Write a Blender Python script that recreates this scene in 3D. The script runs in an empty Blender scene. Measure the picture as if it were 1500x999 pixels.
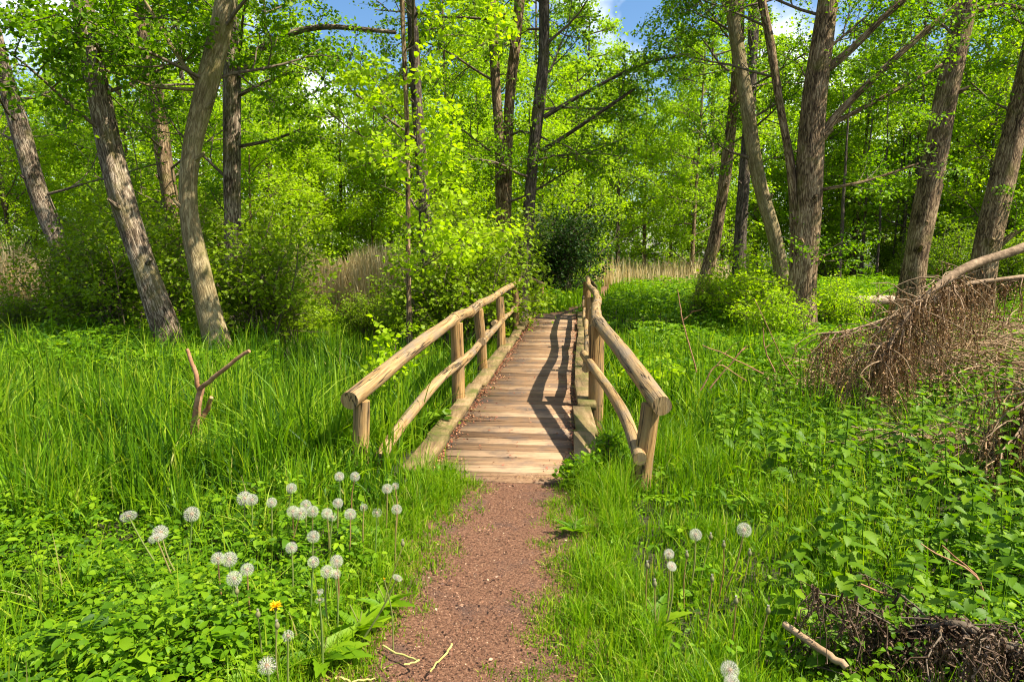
import bpy, math
import numpy as np
from mathutils import Vector

# ------------------------------------------------------------------ camera, sky, sun, exposure
scene = bpy.context.scene
COL = scene.collection
CAM_H, FPX, PITCH = 1.6, 1000.0, math.radians(-7.5)
cam_data = bpy.data.cameras.new("camera")
cam = bpy.data.objects.new("camera", cam_data); COL.objects.link(cam)
cam.location = (0, 0, CAM_H)
cam.rotation_euler = (math.radians(90) + PITCH, 0, 0)
cam_data.sensor_width = 36.0; cam_data.lens = 36.0 * FPX / 1500.0
cam_data.clip_start = 0.05; cam_data.clip_end = 2000
scene.camera = cam

SUN = Vector((0.64, -0.22, 0.89)).normalized()
SUN_EL = math.asin(SUN.z); SUN_ROT = math.atan2(SUN.x, SUN.y)
world = bpy.data.worlds.new("World"); scene.world = world; world.use_nodes = True
wn, wl = world.node_tree.nodes, world.node_tree.links
wn.clear()
w_out = wn.new("ShaderNodeOutputWorld"); w_bg = wn.new("ShaderNodeBackground")
w_sky = wn.new("ShaderNodeTexSky"); w_sky.sky_type = 'NISHITA'; w_sky.sun_disc = False
w_sky.sun_elevation = SUN_EL; w_sky.sun_rotation = SUN_ROT
w_tc = wn.new("ShaderNodeTexCoord"); w_no = wn.new("ShaderNodeTexNoise"); w_no.inputs["Scale"].default_value = 3.2
w_no.inputs["Detail"].default_value = 6; w_no.inputs["Roughness"].default_value = 0.55
w_rp = wn.new("ShaderNodeValToRGB"); w_rp.color_ramp.elements[0].position = 0.52; w_rp.color_ramp.elements[1].position = 0.66
w_mx = wn.new("ShaderNodeMix"); w_mx.data_type = 'RGBA'
w_mx.inputs["B"].default_value = (15, 15.2, 15.6, 1)
wl.new(w_tc.outputs["Generated"], w_no.inputs["Vector"]); wl.new(w_no.outputs["Fac"], w_rp.inputs["Fac"])
wl.new(w_rp.outputs["Color"], w_mx.inputs["Factor"]); w_hs = wn.new("ShaderNodeHueSaturation"); w_hs.inputs["Saturation"].default_value = 1.25; w_hs.inputs["Value"].default_value = 1.5
wl.new(w_sky.outputs["Color"], w_hs.inputs["Color"]); wl.new(w_hs.outputs["Color"], w_mx.inputs["A"])
wl.new(w_mx.outputs["Result"], w_bg.inputs["Color"]); wl.new(w_bg.outputs["Background"], w_out.inputs["Surface"])
w_bg.inputs["Strength"].default_value = 0.055

sun_l = bpy.data.lights.new("sun", 'SUN'); sun_l.energy = 5.0; sun_l.angle = math.radians(0.5); sun_l.color = (1.0, 0.94, 0.82)
sun = bpy.data.objects.new("sun", sun_l); COL.objects.link(sun)
sun.rotation_euler = SUN.to_track_quat('Z', 'Y').to_euler(); sun.location = (20, -8, 30)

vs = scene.view_settings
vs.view_transform = 'Standard'; vs.look = 'None'; vs.gamma = 1.0; vs.use_curve_mapping = False
vs.exposure = 1.28
cy = scene.cycles
cy.max_bounces = 7; cy.diffuse_bounces = 4; cy.glossy_bounces = 2; cy.transmission_bounces = 4; cy.transparent_max_bounces = 4
cy.use_denoising = True; cy.caustics_reflective = False; cy.caustics_refractive = False
cy.filter_width = 1.1

# ------------------------------------------------------------------ helpers
R0 = np.random.default_rng
CP, SP = math.cos(PITCH), math.sin(PITCH)
def ray(px, py):
    cx, c = (px - 750.0) / FPX, (499.5 - py) / FPX
    return np.array([cx, CP - c * SP, SP + c * CP])
def P(px, py, d):                      # the point seen at a pixel, d metres deep
    r = ray(px, py); return np.array([0, 0, CAM_H]) + r * (d / r[1])
def G(px, py, z=0.0):                  # the point seen at a pixel on level z
    r = ray(px, py); return np.array([0, 0, CAM_H]) + r * ((z - CAM_H) / r[2])

BO = np.array([-0.10, 4.62, 0.0]); BANG = math.radians(5.5); BLEN = 12.8
BU = np.array([math.sin(BANG), math.cos(BANG), 0.0]); BR = np.array([math.cos(BANG), -math.sin(BANG), 0.0])
def bridge_uv(x, y):
    dx, dy = x - BO[0], y - BO[1]
    return dx * BU[0] + dy * BU[1], dx * BR[0] + dy * BR[1]
def bp(s, l, z): return BO + BU * s + BR * l + np.array([0, 0, z])

def sstep(a, b, x):
    t = np.clip((x - a) / (b - a), 0, 1); return t * t * (3 - 2 * t)
def gnoise(x, y):
    return (np.sin(x * 1.7 + 1.3 * np.sin(y * 0.9)) * np.sin(y * 1.3 + 0.7 * np.sin(x * 1.1 + 2)) * 0.5
            + np.sin(x * 3.9 + y * 2.1) * np.sin(y * 4.3 - x * 1.7) * 0.25)
PATH = np.array([(-0.36, -6), (-0.32, 0), (-0.23, 2.2), (-0.14, 3.2), (0.02, 4.3), (0.04, 4.75)])
PATH2 = np.array([(1.12, 17.3), (1.75, 18.6), (2.3, 20.5), (3.2, 24.5), (4.3, 31), (5.2, 36), (5.6, 44), (6.5, 60)])
def path_x(y):
    return np.where(y < 10, np.interp(y, PATH[:, 1], PATH[:, 0]), np.interp(y, PATH2[:, 1], PATH2[:, 0]))
def path_dist(x, y):                   # distance to the edge of the trodden path (negative on it)
    w = np.where(y < 10, 0.275 + 0.03 * np.sin(y * 2.3) + 0.07 * sstep(3.4, 2.0, y), 0.24 - 0.04 * sstep(19, 24, y))
    d = np.abs(x - path_x(y)) - w + 0.07 * np.sin(y * 7.1 + x * 3) * np.sin(x * 9 + y * 2.2) + 0.03 * np.sin(y * 19 + x * 13)
    return np.where((y > 4.8) & (y < 17.2), 9.0, d)
def gh(x, y):                          # ground height
    x = np.asarray(x, float); y = np.asarray(y, float)
    s, l = bridge_uv(x, y)
    dep = sstep(0.3, 3.0, s) * sstep(13.2, 10.5, s)
    dep = dep * (0.35 + 0.35 * np.exp(-(l / 3.5) ** 2))
    away = sstep(0.5, 2.0, np.minimum(np.abs(x - path_x(y)), 3))
    return -0.62 * dep - 0.02 - 0.05 * away + 0.07 * away * gnoise(x * 0.8, y * 0.8) + 0.02 * sstep(40, 200, y)

def link(o, parent=None):
    COL.objects.link(o)
    if parent is not None: o.parent = parent
    return o
def tag(o, label=None, cat=None, group=None, kind=None):
    if label: o["label"] = label
    if cat: o["category"] = cat
    if group: o["group"] = group
    if kind: o["kind"] = kind
    return o
def thing(name, label, cat, loc=(0, 0, 0), group=None, rz=0.0, sc=1.0):
    o = bpy.data.objects.new(name, None); o.empty_display_size = 0.2
    o.location = tuple(float(v) for v in loc); o.rotation_euler = (0, 0, rz); o.scale = (sc, sc, sc)
    return tag(link(o), label, cat, group)
def copy_thing(src, loc, rz, sc, label, group=None):
    c = src.copy(); COL.objects.link(c)
    c.location = tuple(float(v) for v in loc); c.rotation_euler = (0, 0, rz)
    c.scale = (sc, sc, sc) if np.isscalar(sc) else sc
    c["label"] = label
    if group: c["group"] = group
    for ch in src.children:
        k = ch.copy(); COL.objects.link(k); k.parent = c
        for g in ch.children:
            q = g.copy(); COL.objects.link(q); q.parent = k
    return c

class MB:
    def __init__(self): self.V, self.F, self.A, self.n, self.L = [], [], [], 0, []
    def add(self, V, F, rnd=0.5, loc=None):
        V = np.asarray(V, np.float32).reshape(-1, 3); F = np.asarray(F, np.int64); self.L.append(V if loc is None else np.asarray(loc, np.float32))
        self.V.append(V); self.F.append(F + self.n)
        self.A.append(np.broadcast_to(np.asarray(rnd, np.float32), (len(V),)).copy()); self.n += len(V)
    def build(self, name, mat, parent=None, smooth=False, origin=(0, 0, 0)):
        me = bpy.data.meshes.new(name)
        V = np.concatenate(self.V) - np.asarray(origin, np.float32)
        me.vertices.add(len(V)); me.vertices.foreach_set("co", V.ravel())
        loops = np.concatenate([f.ravel() for f in self.F])
        tot = np.concatenate([np.full(len(f), f.shape[1]) for f in self.F])
        me.loops.add(len(loops)); me.loops.foreach_set("vertex_index", loops.astype(np.int32))
        me.polygons.add(len(tot)); me.polygons.foreach_set("loop_start", np.concatenate([[0], np.cumsum(tot)[:-1]]).astype(np.int32))
        if smooth: me.polygons.foreach_set("use_smooth", np.ones(len(tot), bool))
        at = me.attributes.new("rnd", 'FLOAT', 'POINT'); at.data.foreach_set("value", np.concatenate(self.A))
        lo = me.attributes.new("loc", 'FLOAT_VECTOR', 'POINT'); lo.data.foreach_set("vector", np.concatenate(self.L).ravel())
        me.materials.append(mat); me.update(calc_edges=True)
        o = bpy.data.objects.new(name, me)
        return link(o, parent)

def unit(v): return v / np.maximum(np.linalg.norm(v, axis=-1, keepdims=True), 1e-9)

def tube(mb, pts, rad, sides=12, rnd=0.5, rough=0.0, seed=0, capend=True):
    pts = np.asarray(pts, float); n = len(pts); rad = np.broadcast_to(np.asarray(rad, float), (n,))
    t = unit(np.gradient(pts, axis=0))
    ref = np.array([1.0, 0.13, 0.07]) if abs(t[0][0]) < 0.9 else np.array([0, 0.2, 1.0])
    a = unit(np.cross(t, ref)); b = np.cross(t, a)
    th = np.linspace(0, 2 * np.pi, sides, endpoint=False)
    rr = rad[:, None] * np.ones(sides)
    if rough:
        g = R0(seed); L = np.concatenate([[0], np.cumsum(np.linalg.norm(np.diff(pts, axis=0), axis=1))])
        rm = rad.mean()
        for k in range(5):
            m = g.integers(1, 5); ph, w = g.uniform(0, 6.28, 2); f = g.uniform(0.3, 2.2) / max(rm * 6, .05)
            rr = rr * (1 + rough * 0.5 * np.sin(m * th[None, :] + ph + 0.6 * np.sin(f * L[:, None])) * np.sin(f * L[:, None] + w))
    V = pts[:, None, :] + a[:, None, :] * (np.cos(th) * rr)[..., None] + b[:, None, :] * (np.sin(th) * rr)[..., None]
    i = np.arange(n - 1)[:, None] * sides + np.arange(sides)[None, :]
    j = np.arange(n - 1)[:, None] * sides + (np.arange(sides)[None, :] + 1) % sides
    F = np.stack([i, i + sides, j + sides, j], -1).reshape(-1, 4)
    V = V.reshape(-1, 3); nv = len(V)
    Lc = np.concatenate([[0], np.cumsum(np.linalg.norm(np.diff(pts, axis=0), axis=1))]) + 7.3 * (seed % 37)
    loc = np.stack([rad[:, None] * np.cos(th), rad[:, None] * np.sin(th), np.repeat(Lc[:, None], sides, 1)], -1).reshape(-1, 3)
    mb.add(V, F, rnd, loc)
    if capend:
        off = mb.n - nv
        for ring, c, flip in ((0, pts[0], False), (n - 1, pts[-1], True)):
            base = mb.n
            idx = ring * sides + np.arange(sides)
            ringv = V[idx]
            vv = np.vstack([ringv, c[None]])
            k = np.arange(sides)
            T = np.stack([k, (k + 1) % sides, np.full(sides, sides)], 1)
            mb.add(vv, T if not flip else T[:, ::-1], 0.97)

def spline(pts, n):                    # Catmull-Rom through the points
    p = np.asarray(pts, float); m = len(p)
    q = np.vstack([2 * p[0] - p[1], p, 2 * p[-1] - p[-2]])
    u = np.linspace(0, m - 1 - 1e-6, n); i = u.astype(int); t = (u - i)[:, None]
    a, b, c, d = q[i], q[i + 1], q[i + 2], q[i + 3]
    return 0.5 * (2 * b + (c - a) * t + (2 * a - 5 * b + 4 * c - d) * t * t + (3 * b - a - 3 * c + d) * t ** 3)

def tubes(mb, Pn, Rn, sides=4, rnd=None):   # many thin tubes at once: Pn (N,S,3), Rn (N,S)
    N, S, _ = Pn.shape
    if N == 0: return
    t = unit(np.gradient(Pn, axis=1))
    ref = np.where(np.abs(t[..., 2:3]) > 0.8, np.array([1.0, 0.1, 0]), np.array([0.05, 0.1, 1.0]))
    a = unit(np.cross(t, ref)); b = np.cross(t, a)
    th = np.linspace(0, 2 * np.pi, sides, endpoint=False)
    V = (Pn[:, :, None, :] + a[:, :, None, :] * (np.cos(th)[None, None, :, None] * Rn[:, :, None, None])
         + b[:, :, None, :] * (np.sin(th)[None, None, :, None] * Rn[:, :, None, None]))
    base = np.arange(N)[:, None, None] * S * sides
    i = base + np.arange(S - 1)[None, :, None] * sides + np.arange(sides)[None, None, :]
    j = base + np.arange(S - 1)[None, :, None] * sides + ((np.arange(sides) + 1) % sides)[None, None, :]
    F = np.stack([i, i + sides, j + sides, j], -1).reshape(-1, 4)
    r = 0.5 if rnd is None else np.repeat(rnd, S * sides)
    mb.add(V.reshape(-1, 3), F, r)

def blades(mb, base, h, lean_dir, lean, width, rnd, seg=3, g=None):
    """grass blades: base (N,3), height h, horizontal lean direction and amount, width."""
    N = len(base); S = seg + 1
    u = np.linspace(0, 1, S)[None, :]
    out = lean[:, None] * (u ** 1.9)
    z = h[:, None] * (u - 0.42 * np.clip(lean / np.maximum(h, .01), 0, 1.3)[:, None] * u ** 3)
    Pn = base[:, None, :] + np.stack([lean_dir[:, 0:1] * out, lean_dir[:, 1:2] * out, z], -1)
    ang = g.uniform(0, np.pi, N); side = np.stack([np.cos(ang), np.sin(ang), np.zeros(N)], -1)
    w = width[:, None] * (1 - 0.92 * u ** 2.2) * np.where(u == 0, 0.7, 1) * 0.5
    V = np.stack([Pn - side[:, None, :] * w[..., None], Pn + side[:, None, :] * w[..., None]], 2)
    i = np.arange(N)[:, None] * S * 2 + np.arange(seg)[None, :] * 2
    F = np.stack([i, i + 1, i + 3, i + 2], -1).reshape(-1, 4)
    mb.add(V.reshape(-1, 3), F, np.repeat(rnd, S * 2))

# leaf templates: x along the leaf, y across, z up; unit length
KITE_V = np.array([(0, 0, 0), (.45, -.34, .07), (1, 0, -.06), (.45, .34, .07)], float); KITE_F = np.array([(0, 1, 2), (0, 2, 3)])
LEAF_V = np.array([(0, 0, 0), (.28, -.36, .06), (.28, 0, .0), (.28, .36, .06), (.68, -.30, .04), (.68, 0, -.03), (.68, .30, .04), (1, 0, -.14)], float)
LEAF_F3 = np.array([(0, 1, 2), (0, 2, 3), (4, 7, 5), (5, 7, 6)]); LEAF_F4 = np.array([(1, 4, 5, 2), (2, 5, 6, 3)])
def saw_template(n=6, w=0.34):
    L, Mv, Rv = [], [], []
    V = [(0, 0, 0)]; F = []
    xs = np.linspace(0.04, 0.94, 2 * n)
    prev = None
    for k, x in enumerate(xs):
        ww = w * (np.sin(np.pi * min(1, (x * 1.0) ** 0.62)) ** 0.9) + 0.02
        tooth = 1.0 if k % 2 else 0.80
        zz = -0.16 * x * x
        i = len(V); V += [(x + (0.035 if k % 2 else 0), -ww * tooth, zz + .09 * ww / w), (x, 0, zz), (x + (0.035 if k % 2 else 0), ww * tooth, zz + .09 * ww / w)]
        if prev is not None: F += [(prev, i, i + 1, prev + 1), (prev + 1, i + 1, i + 2, prev + 2)]
        prev = i
    t = len(V); V.append((1, 0, -.18))
    return np.array(V, float), np.array(F), np.array([(0, 1, 2), (0, 2, 3), (prev, t, prev + 1), (prev + 1, t, prev + 2)])
SAW_V, SAW_F4, SAW_F3 = saw_template()
def place(mb, kind, org, X, Nn, size, rnd, wide=1.0):
    """many leaves: org (N,3), X leaf direction, Nn approximate normal, size (N,)"""
    N = len(org)
    if N == 0: return
    X = unit(X); Y = unit(np.cross(Nn, X)); Z = np.cross(X, Y)
    T = {'kite': KITE_V, 'leaf': LEAF_V, 'saw': SAW_V}[kind]
    s = np.asarray(size).reshape(-1, 1, 1)
    V = org[:, None, :] + s * (T[None, :, 0:1] * X[:, None, :] + wide * T[None, :, 1:2] * Y[:, None, :] + T[None, :, 2:3] * Z[:, None, :])
    K = len(T); off = (np.arange(N) * K)[:, None, None]
    Fs = {'kite': (KITE_F,), 'leaf': (LEAF_F3, LEAF_F4), 'saw': (SAW_F3, SAW_F4)}[kind]
    r = np.repeat(np.asarray(rnd, np.float32), K)
    b = mb.n
    mb.add(V.reshape(-1, 3), (off + Fs[0][None]).reshape(-1, Fs[0].shape[1]), r)
    for F in Fs[1:]: mb.F.append((off + F[None]).reshape(-1, F.shape[1]) + b)

def rdir(g, N, zs=1.0):
    v = g.normal(size=(N, 3)); v[:, 2] *= zs; return unit(v)

# ------------------------------------------------------------------ materials
def new_mat(name):
    m = bpy.data.materials.new(name); m.use_nodes = True
    nt = m.node_tree; nt.nodes.clear()
    return m, nt, nt.nodes.new, nt.links.new
def ramp(N, stops):
    r = N("ShaderNodeValToRGB"); e = r.color_ramp.elements
    e[0].position, e[0].color = stops[0][0], (*stops[0][1], 1)
    e[1].position, e[1].color = stops[-1][0], (*stops[-1][1], 1)
    for p, c in stops[1:-1]:
        k = e.new(p); k.color = (*c, 1)
    return r
def foliage(name, stops, trans=0.45, tcol=(1.55, 1.6, 0.3), rough=0.5, objvar=0.0, spec=0.18):
    m, nt, N, L = new_mat(name)
    at = N("ShaderNodeAttribute"); at.attribute_name = "rnd"
    r = ramp(N, stops)
    if objvar:
        oi = N("ShaderNodeObjectInfo"); ma = N("ShaderNodeMath"); ma.operation = 'MULTIPLY_ADD'
        ma.inputs[1].default_value = objvar; L(oi.outputs["Random"], ma.inputs[0])
        mb2 = N("ShaderNodeMath"); mb2.operation = 'MULTIPLY_ADD'; mb2.inputs[1].default_value = 1 - objvar
        L(at.outputs["Fac"], mb2.inputs[0]); L(ma.outputs[0], mb2.inputs[2]); L(mb2.outputs[0], r.inputs["Fac"])
    else:
        L(at.outputs["Fac"], r.inputs["Fac"])
    p = N("ShaderNodeBsdfPrincipled"); p.inputs["Roughness"].default_value = rough; p.inputs["Specular IOR Level"].default_value = spec
    L(r.outputs["Color"], p.inputs["Base Color"])
    mul = N("ShaderNodeMix"); mul.data_type = 'RGBA'; mul.blend_type = 'MULTIPLY'; mul.inputs["Factor"].default_value = 1
    mul.inputs["B"].default_value = (*tcol, 1); L(r.outputs["Color"], mul.inputs["A"])
    t = N("ShaderNodeBsdfTranslucent"); L(mul.outputs["Result"], t.inputs["Color"])
    mx = N("ShaderNodeMixShader"); mx.inputs[0].default_value = trans
    L(p.outputs[0], mx.inputs[1]); L(t.outputs[0], mx.inputs[2])
    o = N("ShaderNodeOutputMaterial"); L(mx.outputs[0], o.inputs["Surface"])
    return m
def solid(name, stops, scale=(8, 8, 8), detail=8, rough=0.85, bump=0.4, bdist=0.02, noise_rough=0.6, attr=0.0, second=None, spec=0.3, coords="Object"):
    """noise between colours, stretched by scale, with bump; second = (scale, colour, low, high) patches"""
    m, nt, N, L = new_mat(name)
    tc = N("ShaderNodeTexCoord"); mp = N("ShaderNodeMapping"); mp.inputs["Scale"].default_value = scale
    L(tc.outputs[coords], mp.inputs["Vector"])
    no = N("ShaderNodeTexNoise"); no.inputs["Scale"].default_value = 1; no.inputs["Detail"].default_value = detail; no.inputs["Roughness"].default_value = noise_rough
    L(mp.outputs[0], no.inputs["Vector"])
    r = ramp(N, stops); fac = no.outputs["Fac"]
    if attr:
        at = N("ShaderNodeAttribute"); at.attribute_name = "rnd"
        ma = N("ShaderNodeMath"); ma.operation = 'MULTIPLY_ADD'; ma.inputs[1].default_value = attr; ma.inputs[2].default_value = -attr * 0.5
        L(at.outputs["Fac"], ma.inputs[0]); ad = N("ShaderNodeMath"); L(ma.outputs[0], ad.inputs[0]); L(fac, ad.inputs[1]); fac = ad.outputs[0]
    L(fac, r.inputs["Fac"]); col = r.outputs["Color"]
    if second:
        n2 = N("ShaderNodeTexNoise"); n2.inputs["Scale"].default_value = second[0]; n2.inputs["Detail"].default_value = 6; n2.inputs["Roughness"].default_value = 0.65
        L(tc.outputs[coords], n2.inputs["Vector"])
        r2 = ramp(N, [(second[2], (0, 0, 0)), (second[3], (1, 1, 1))]); L(n2.outputs["Fac"], r2.inputs["Fac"])
        mx = N("ShaderNodeMix"); mx.data_type = 'RGBA'; mx.inputs["B"].default_value = (*second[1], 1)
        L(r2.outputs["Color"], mx.inputs["Factor"]); L(col, mx.inputs["A"]); col = mx.outputs["Result"]
    p = N("ShaderNodeBsdfPrincipled"); p.inputs["Roughness"].default_value = rough; p.inputs["Specular IOR Level"].default_value = spec
    L(col, p.inputs["Base Color"])
    bu = N("ShaderNodeBump"); bu.inputs["Strength"].default_value = bump; bu.inputs["Distance"].default_value = bdist
    L(no.outputs["Fac"], bu.inputs["Height"]); L(bu.outputs[0], p.inputs["Normal"])
    o = N("ShaderNodeOutputMaterial"); L(p.outputs[0], o.inputs["Surface"])
    return m
def bark(name, dark, mid, light, moss=0.0, stretch=1.0, sc=16, bump=1.0, ridge=0.75, patch=0.5):
    m, nt, N, L = new_mat(name)
    tc = N("ShaderNodeAttribute"); tc.attribute_name = "loc"; mp = N("ShaderNodeMapping"); mp.inputs["Scale"].default_value = (sc, sc, stretch * sc / 7)
    L(tc.outputs["Vector"], mp.inputs["Vector"])
    n1 = N("ShaderNodeTexNoise"); n1.inputs["Scale"].default_value = 1.0; n1.inputs["Detail"].default_value = 3; n1.inputs["Roughness"].default_value = .5; n1.inputs["Distortion"].default_value = .6
    L(mp.outputs[0], n1.inputs["Vector"])
    a1 = N("ShaderNodeMath"); a1.operation = 'SUBTRACT'; a1.inputs[1].default_value = .5; L(n1.outputs["Fac"], a1.inputs[0])
    a2 = N("ShaderNodeMath"); a2.operation = 'ABSOLUTE'; L(a1.outputs[0], a2.inputs[0])
    a3 = N("ShaderNodeMath"); a3.operation = 'MULTIPLY'; a3.use_clamp = True; a3.inputs[1].default_value = 9; L(a2.outputs[0], a3.inputs[0])
    n2 = N("ShaderNodeTexNoise"); n2.inputs["Scale"].default_value = 3.0; n2.inputs["Detail"].default_value = 8; n2.inputs["Roughness"].default_value = .72
    L(mp.outputs[0], n2.inputs["Vector"])
    mr = N("ShaderNodeMix"); mr.data_type = 'FLOAT'; mr.inputs["Factor"].default_value = ridge; mr.inputs["A"].default_value = 1.0; L(a3.outputs[0], mr.inputs["B"])
    mu = N("ShaderNodeMath"); mu.operation = 'MULTIPLY'; L(mr.outputs["Result"], mu.inputs[0]); L(n2.outputs["Fac"], mu.inputs[1])
    n3 = N("ShaderNodeTexNoise"); n3.inputs["Scale"].default_value = 2.2; n3.inputs["Detail"].default_value = 6; n3.inputs["Roughness"].default_value = .65; L(tc.outputs["Vector"], n3.inputs["Vector"])
    ma = N("ShaderNodeMath"); ma.operation = 'MULTIPLY_ADD'; ma.inputs[1].default_value = patch; ma.inputs[2].default_value = -patch * .5; L(n3.outputs["Fac"], ma.inputs[0])
    ad = N("ShaderNodeMath"); L(mu.outputs[0], ad.inputs[0]); L(ma.outputs[0], ad.inputs[1])
    r = ramp(N, [(0.08, dark), (0.36, mid), (0.66, light)]); L(ad.outputs[0], r.inputs["Fac"]); col = r.outputs["Color"]
    if moss:
        n4 = N("ShaderNodeTexNoise"); n4.inputs["Scale"].default_value = 2.4; n4.inputs["Detail"].default_value = 5
        L(tc.outputs["Vector"], n4.inputs["Vector"])
        r2 = ramp(N, [(0.60 - 0.2 * moss, (0, 0, 0)), (0.72 - 0.1 * moss, (1, 1, 1))]); L(n4.outputs["Fac"], r2.inputs["Fac"])
        mf = N("ShaderNodeMath"); mf.operation = 'MULTIPLY'; mf.inputs[1].default_value = 0.55; L(r2.outputs["Color"], mf.inputs[0])
        mx = N("ShaderNodeMix"); mx.data_type = 'RGBA'; mx.inputs["B"].default_value = (0.16, 0.14, 0.03, 1)
        L(mf.outputs[0], mx.inputs["Factor"]); L(col, mx.inputs["A"]); col = mx.outputs["Result"]
    p = N("ShaderNodeBsdfPrincipled"); p.inputs["Roughness"].default_value = 0.9; p.inputs["Specular IOR Level"].default_value = 0.2
    L(col, p.inputs["Base Color"])
    bu = N("ShaderNodeBump"); bu.inputs["Strength"].default_value = bump; bu.inputs["Distance"].default_value = 0.035
    L(mu.outputs[0], bu.inputs["Height"]); L(bu.outputs[0], p.inputs["Normal"])
    o = N("ShaderNodeOutputMaterial"); L(p.outputs[0], o.inputs["Surface"])
    return m

def log_wood(name, dark, mid, light, grey):
    """peeled log: long grain, drying cracks, knots, grey weathered patches, laid along the log itself"""
    m, nt, N, L = new_mat(name)
    tc = N("ShaderNodeAttribute"); tc.attribute_name = "loc"
    def noise(scale, detail=6, rough=.6):
        mp = N("ShaderNodeMapping"); mp.inputs["Scale"].default_value = scale; L(tc.outputs["Vector"], mp.inputs["Vector"])
        n = N("ShaderNodeTexNoise"); n.inputs["Scale"].default_value = 1; n.inputs["Detail"].default_value = detail; n.inputs["Roughness"].default_value = rough
        L(mp.outputs[0], n.inputs["Vector"]); return n.outputs["Fac"]
    def math_(op, x, y, clamp=False):
        k = N("ShaderNodeMath"); k.operation = op; k.use_clamp = clamp
        for i, v in enumerate((x, y)):
            if v is None: continue
            if isinstance(v, (int, float)): k.inputs[i].default_value = v
            else: L(v, k.inputs[i])
        return k.outputs[0]
    grain = noise((42, 42, 2.2), 9, .74)
    r = ramp(N, [(.34, dark), (.47, mid), (.68, light)]); at = N("ShaderNodeAttribute"); at.attribute_name = "rnd"
    L(math_('ADD', grain, math_('MULTIPLY', math_('SUBTRACT', at.outputs["Fac"], .5), .10)), r.inputs["Fac"]); col = r.outputs["Color"]
    def over(col, fac, c):
        mx = N("ShaderNodeMix"); mx.data_type = 'RGBA'; mx.inputs["B"].default_value = (*c, 1); L(fac, mx.inputs["Factor"]); L(col, mx.inputs["A"]); return mx.outputs["Result"]
    patch = math_('MULTIPLY', math_('SUBTRACT', noise((7, 7, 2.6), 5, .65), .45, True), 5, True); col = over(col, math_('MULTIPLY', patch, .85), grey)
    crack = math_('SUBTRACT', 1.0, math_('MULTIPLY', math_('ABSOLUTE', math_('SUBTRACT', noise((16, 16, .9), 3, .5), .5), None), 42, True), True)
    gate = math_('MULTIPLY', math_('SUBTRACT', noise((9, 9, 1.4), 2, .5), .46, True), 14, True); crack = math_('MULTIPLY', crack, gate); col = over(col, crack, (.018, .011, .006))
    mp = N("ShaderNodeMapping"); mp.inputs["Scale"].default_value = (9, 9, 3.4); L(tc.outputs["Vector"], mp.inputs["Vector"])
    vo = N("ShaderNodeTexVoronoi"); vo.inputs["Scale"].default_value = 1; L(mp.outputs[0], vo.inputs["Vector"])
    knot = math_('SUBTRACT', 1.0, math_('MULTIPLY', vo.outputs["Distance"], 5.5), True); col = over(col, knot, (.05, .025, .010))
    p = N("ShaderNodeBsdfPrincipled"); p.inputs["Roughness"].default_value = .75; p.inputs["Specular IOR Level"].default_value = .25; L(col, p.inputs["Base Color"])
    h = math_('SUBTRACT', math_('SUBTRACT', grain, math_('MULTIPLY', crack, .8)), math_('MULTIPLY', knot, .25))
    bu = N("ShaderNodeBump"); bu.inputs["Strength"].default_value = .9; bu.inputs["Distance"].default_value = .012; L(h, bu.inputs["Height"]); L(bu.outputs[0], p.inputs["Normal"])
    o = N("ShaderNodeOutputMaterial"); L(p.outputs[0], o.inputs["Surface"]); return m

M = {}
M['grass'] = foliage("grass blades", [(0, (0.032, 0.085, 0.003)), (.40, (0.106, 0.228, 0.004)), (.80, (0.230, 0.360, 0.006)), (.93, (0.294, 0.339, 0.030)), (1, (0.368, 0.318, 0.110))], 0.42)
M['sedge'] = foliage("sedge blades", [(0, (0.022, 0.073, 0.004)), (.40, (0.109, 0.226, 0.005)), (.80, (0.258, 0.378, 0.008)), (1, (0.329, 0.378, 0.040))], 0.42)
M['herb'] = foliage("herb leaves", [(0, (0.029, 0.083, 0.003)), (.45, (0.106, 0.224, 0.004)), (1, (0.248, 0.374, 0.008))], 0.42)
M['nettle'] = foliage("nettle leaves", [(0, (0.028, 0.078, 0.004)), (.5, (0.090, 0.182, 0.006)), (1, (0.190, 0.302, 0.010))], 0.40)
M['alder'] = foliage("alder leaves", [(0, (0.048, 0.110, 0.003)), (.45, (0.119, 0.236, 0.003)), (1, (0.247, 0.378, 0.006))], 0.5)
M['lime'] = foliage("young tree leaves", [(0, (0.076, 0.161, 0.003)), (.5, (0.180, 0.312, 0.004)), (1, (0.314, 0.437, 0.010))], 0.52, objvar=0.25)
M['far'] = foliage("far tree leaves", [(0, (0.057, 0.133, 0.003)), (.5, (0.152, 0.276, 0.006)), (1, (0.285, 0.413, 0.015))], 0.5, objvar=0.40)
M['shrub'] = foliage("shrub leaves", [(0, (.028, .070, .003)), (.5, (.080, .155, .004)), (1, (.19, .28, .008))], 0.42, objvar=0.35)  # leaf tones darkened to stand in for the shade under the trees
M['yew'] = foliage("dark shrub leaves", [(0, (.012, .035, .004)), (.5, (.026, .065, .007)), (1, (.055, .11, .012))], 0.25)
M['reed'] = foliage("dry reed stalks", [(0, (.42, .30, .12)), (.6, (.66, .51, .27)), (1, (.78, .66, .40))], 0.45, tcol=(1, 1, .8))
M['bark_grey'] = bark("grey furrowed bark", (.032, .020, .010), (.22, .155, .098), (.58, .46, .32), 0.35, sc=28, patch=.9)
M['bark_pale'] = bark("pale smooth bark", (.07, .045, .018), (.27, .20, .095), (.50, .40, .22), 0.4, stretch=1.0, sc=24, bump=.8, ridge=.55, patch=.6)
M['bark_brown'] = bark("brown furrowed bark", (.030, .016, .007), (.23, .145, .072), (.52, .37, .21), 0.3, sc=26, patch=.85)
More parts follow.
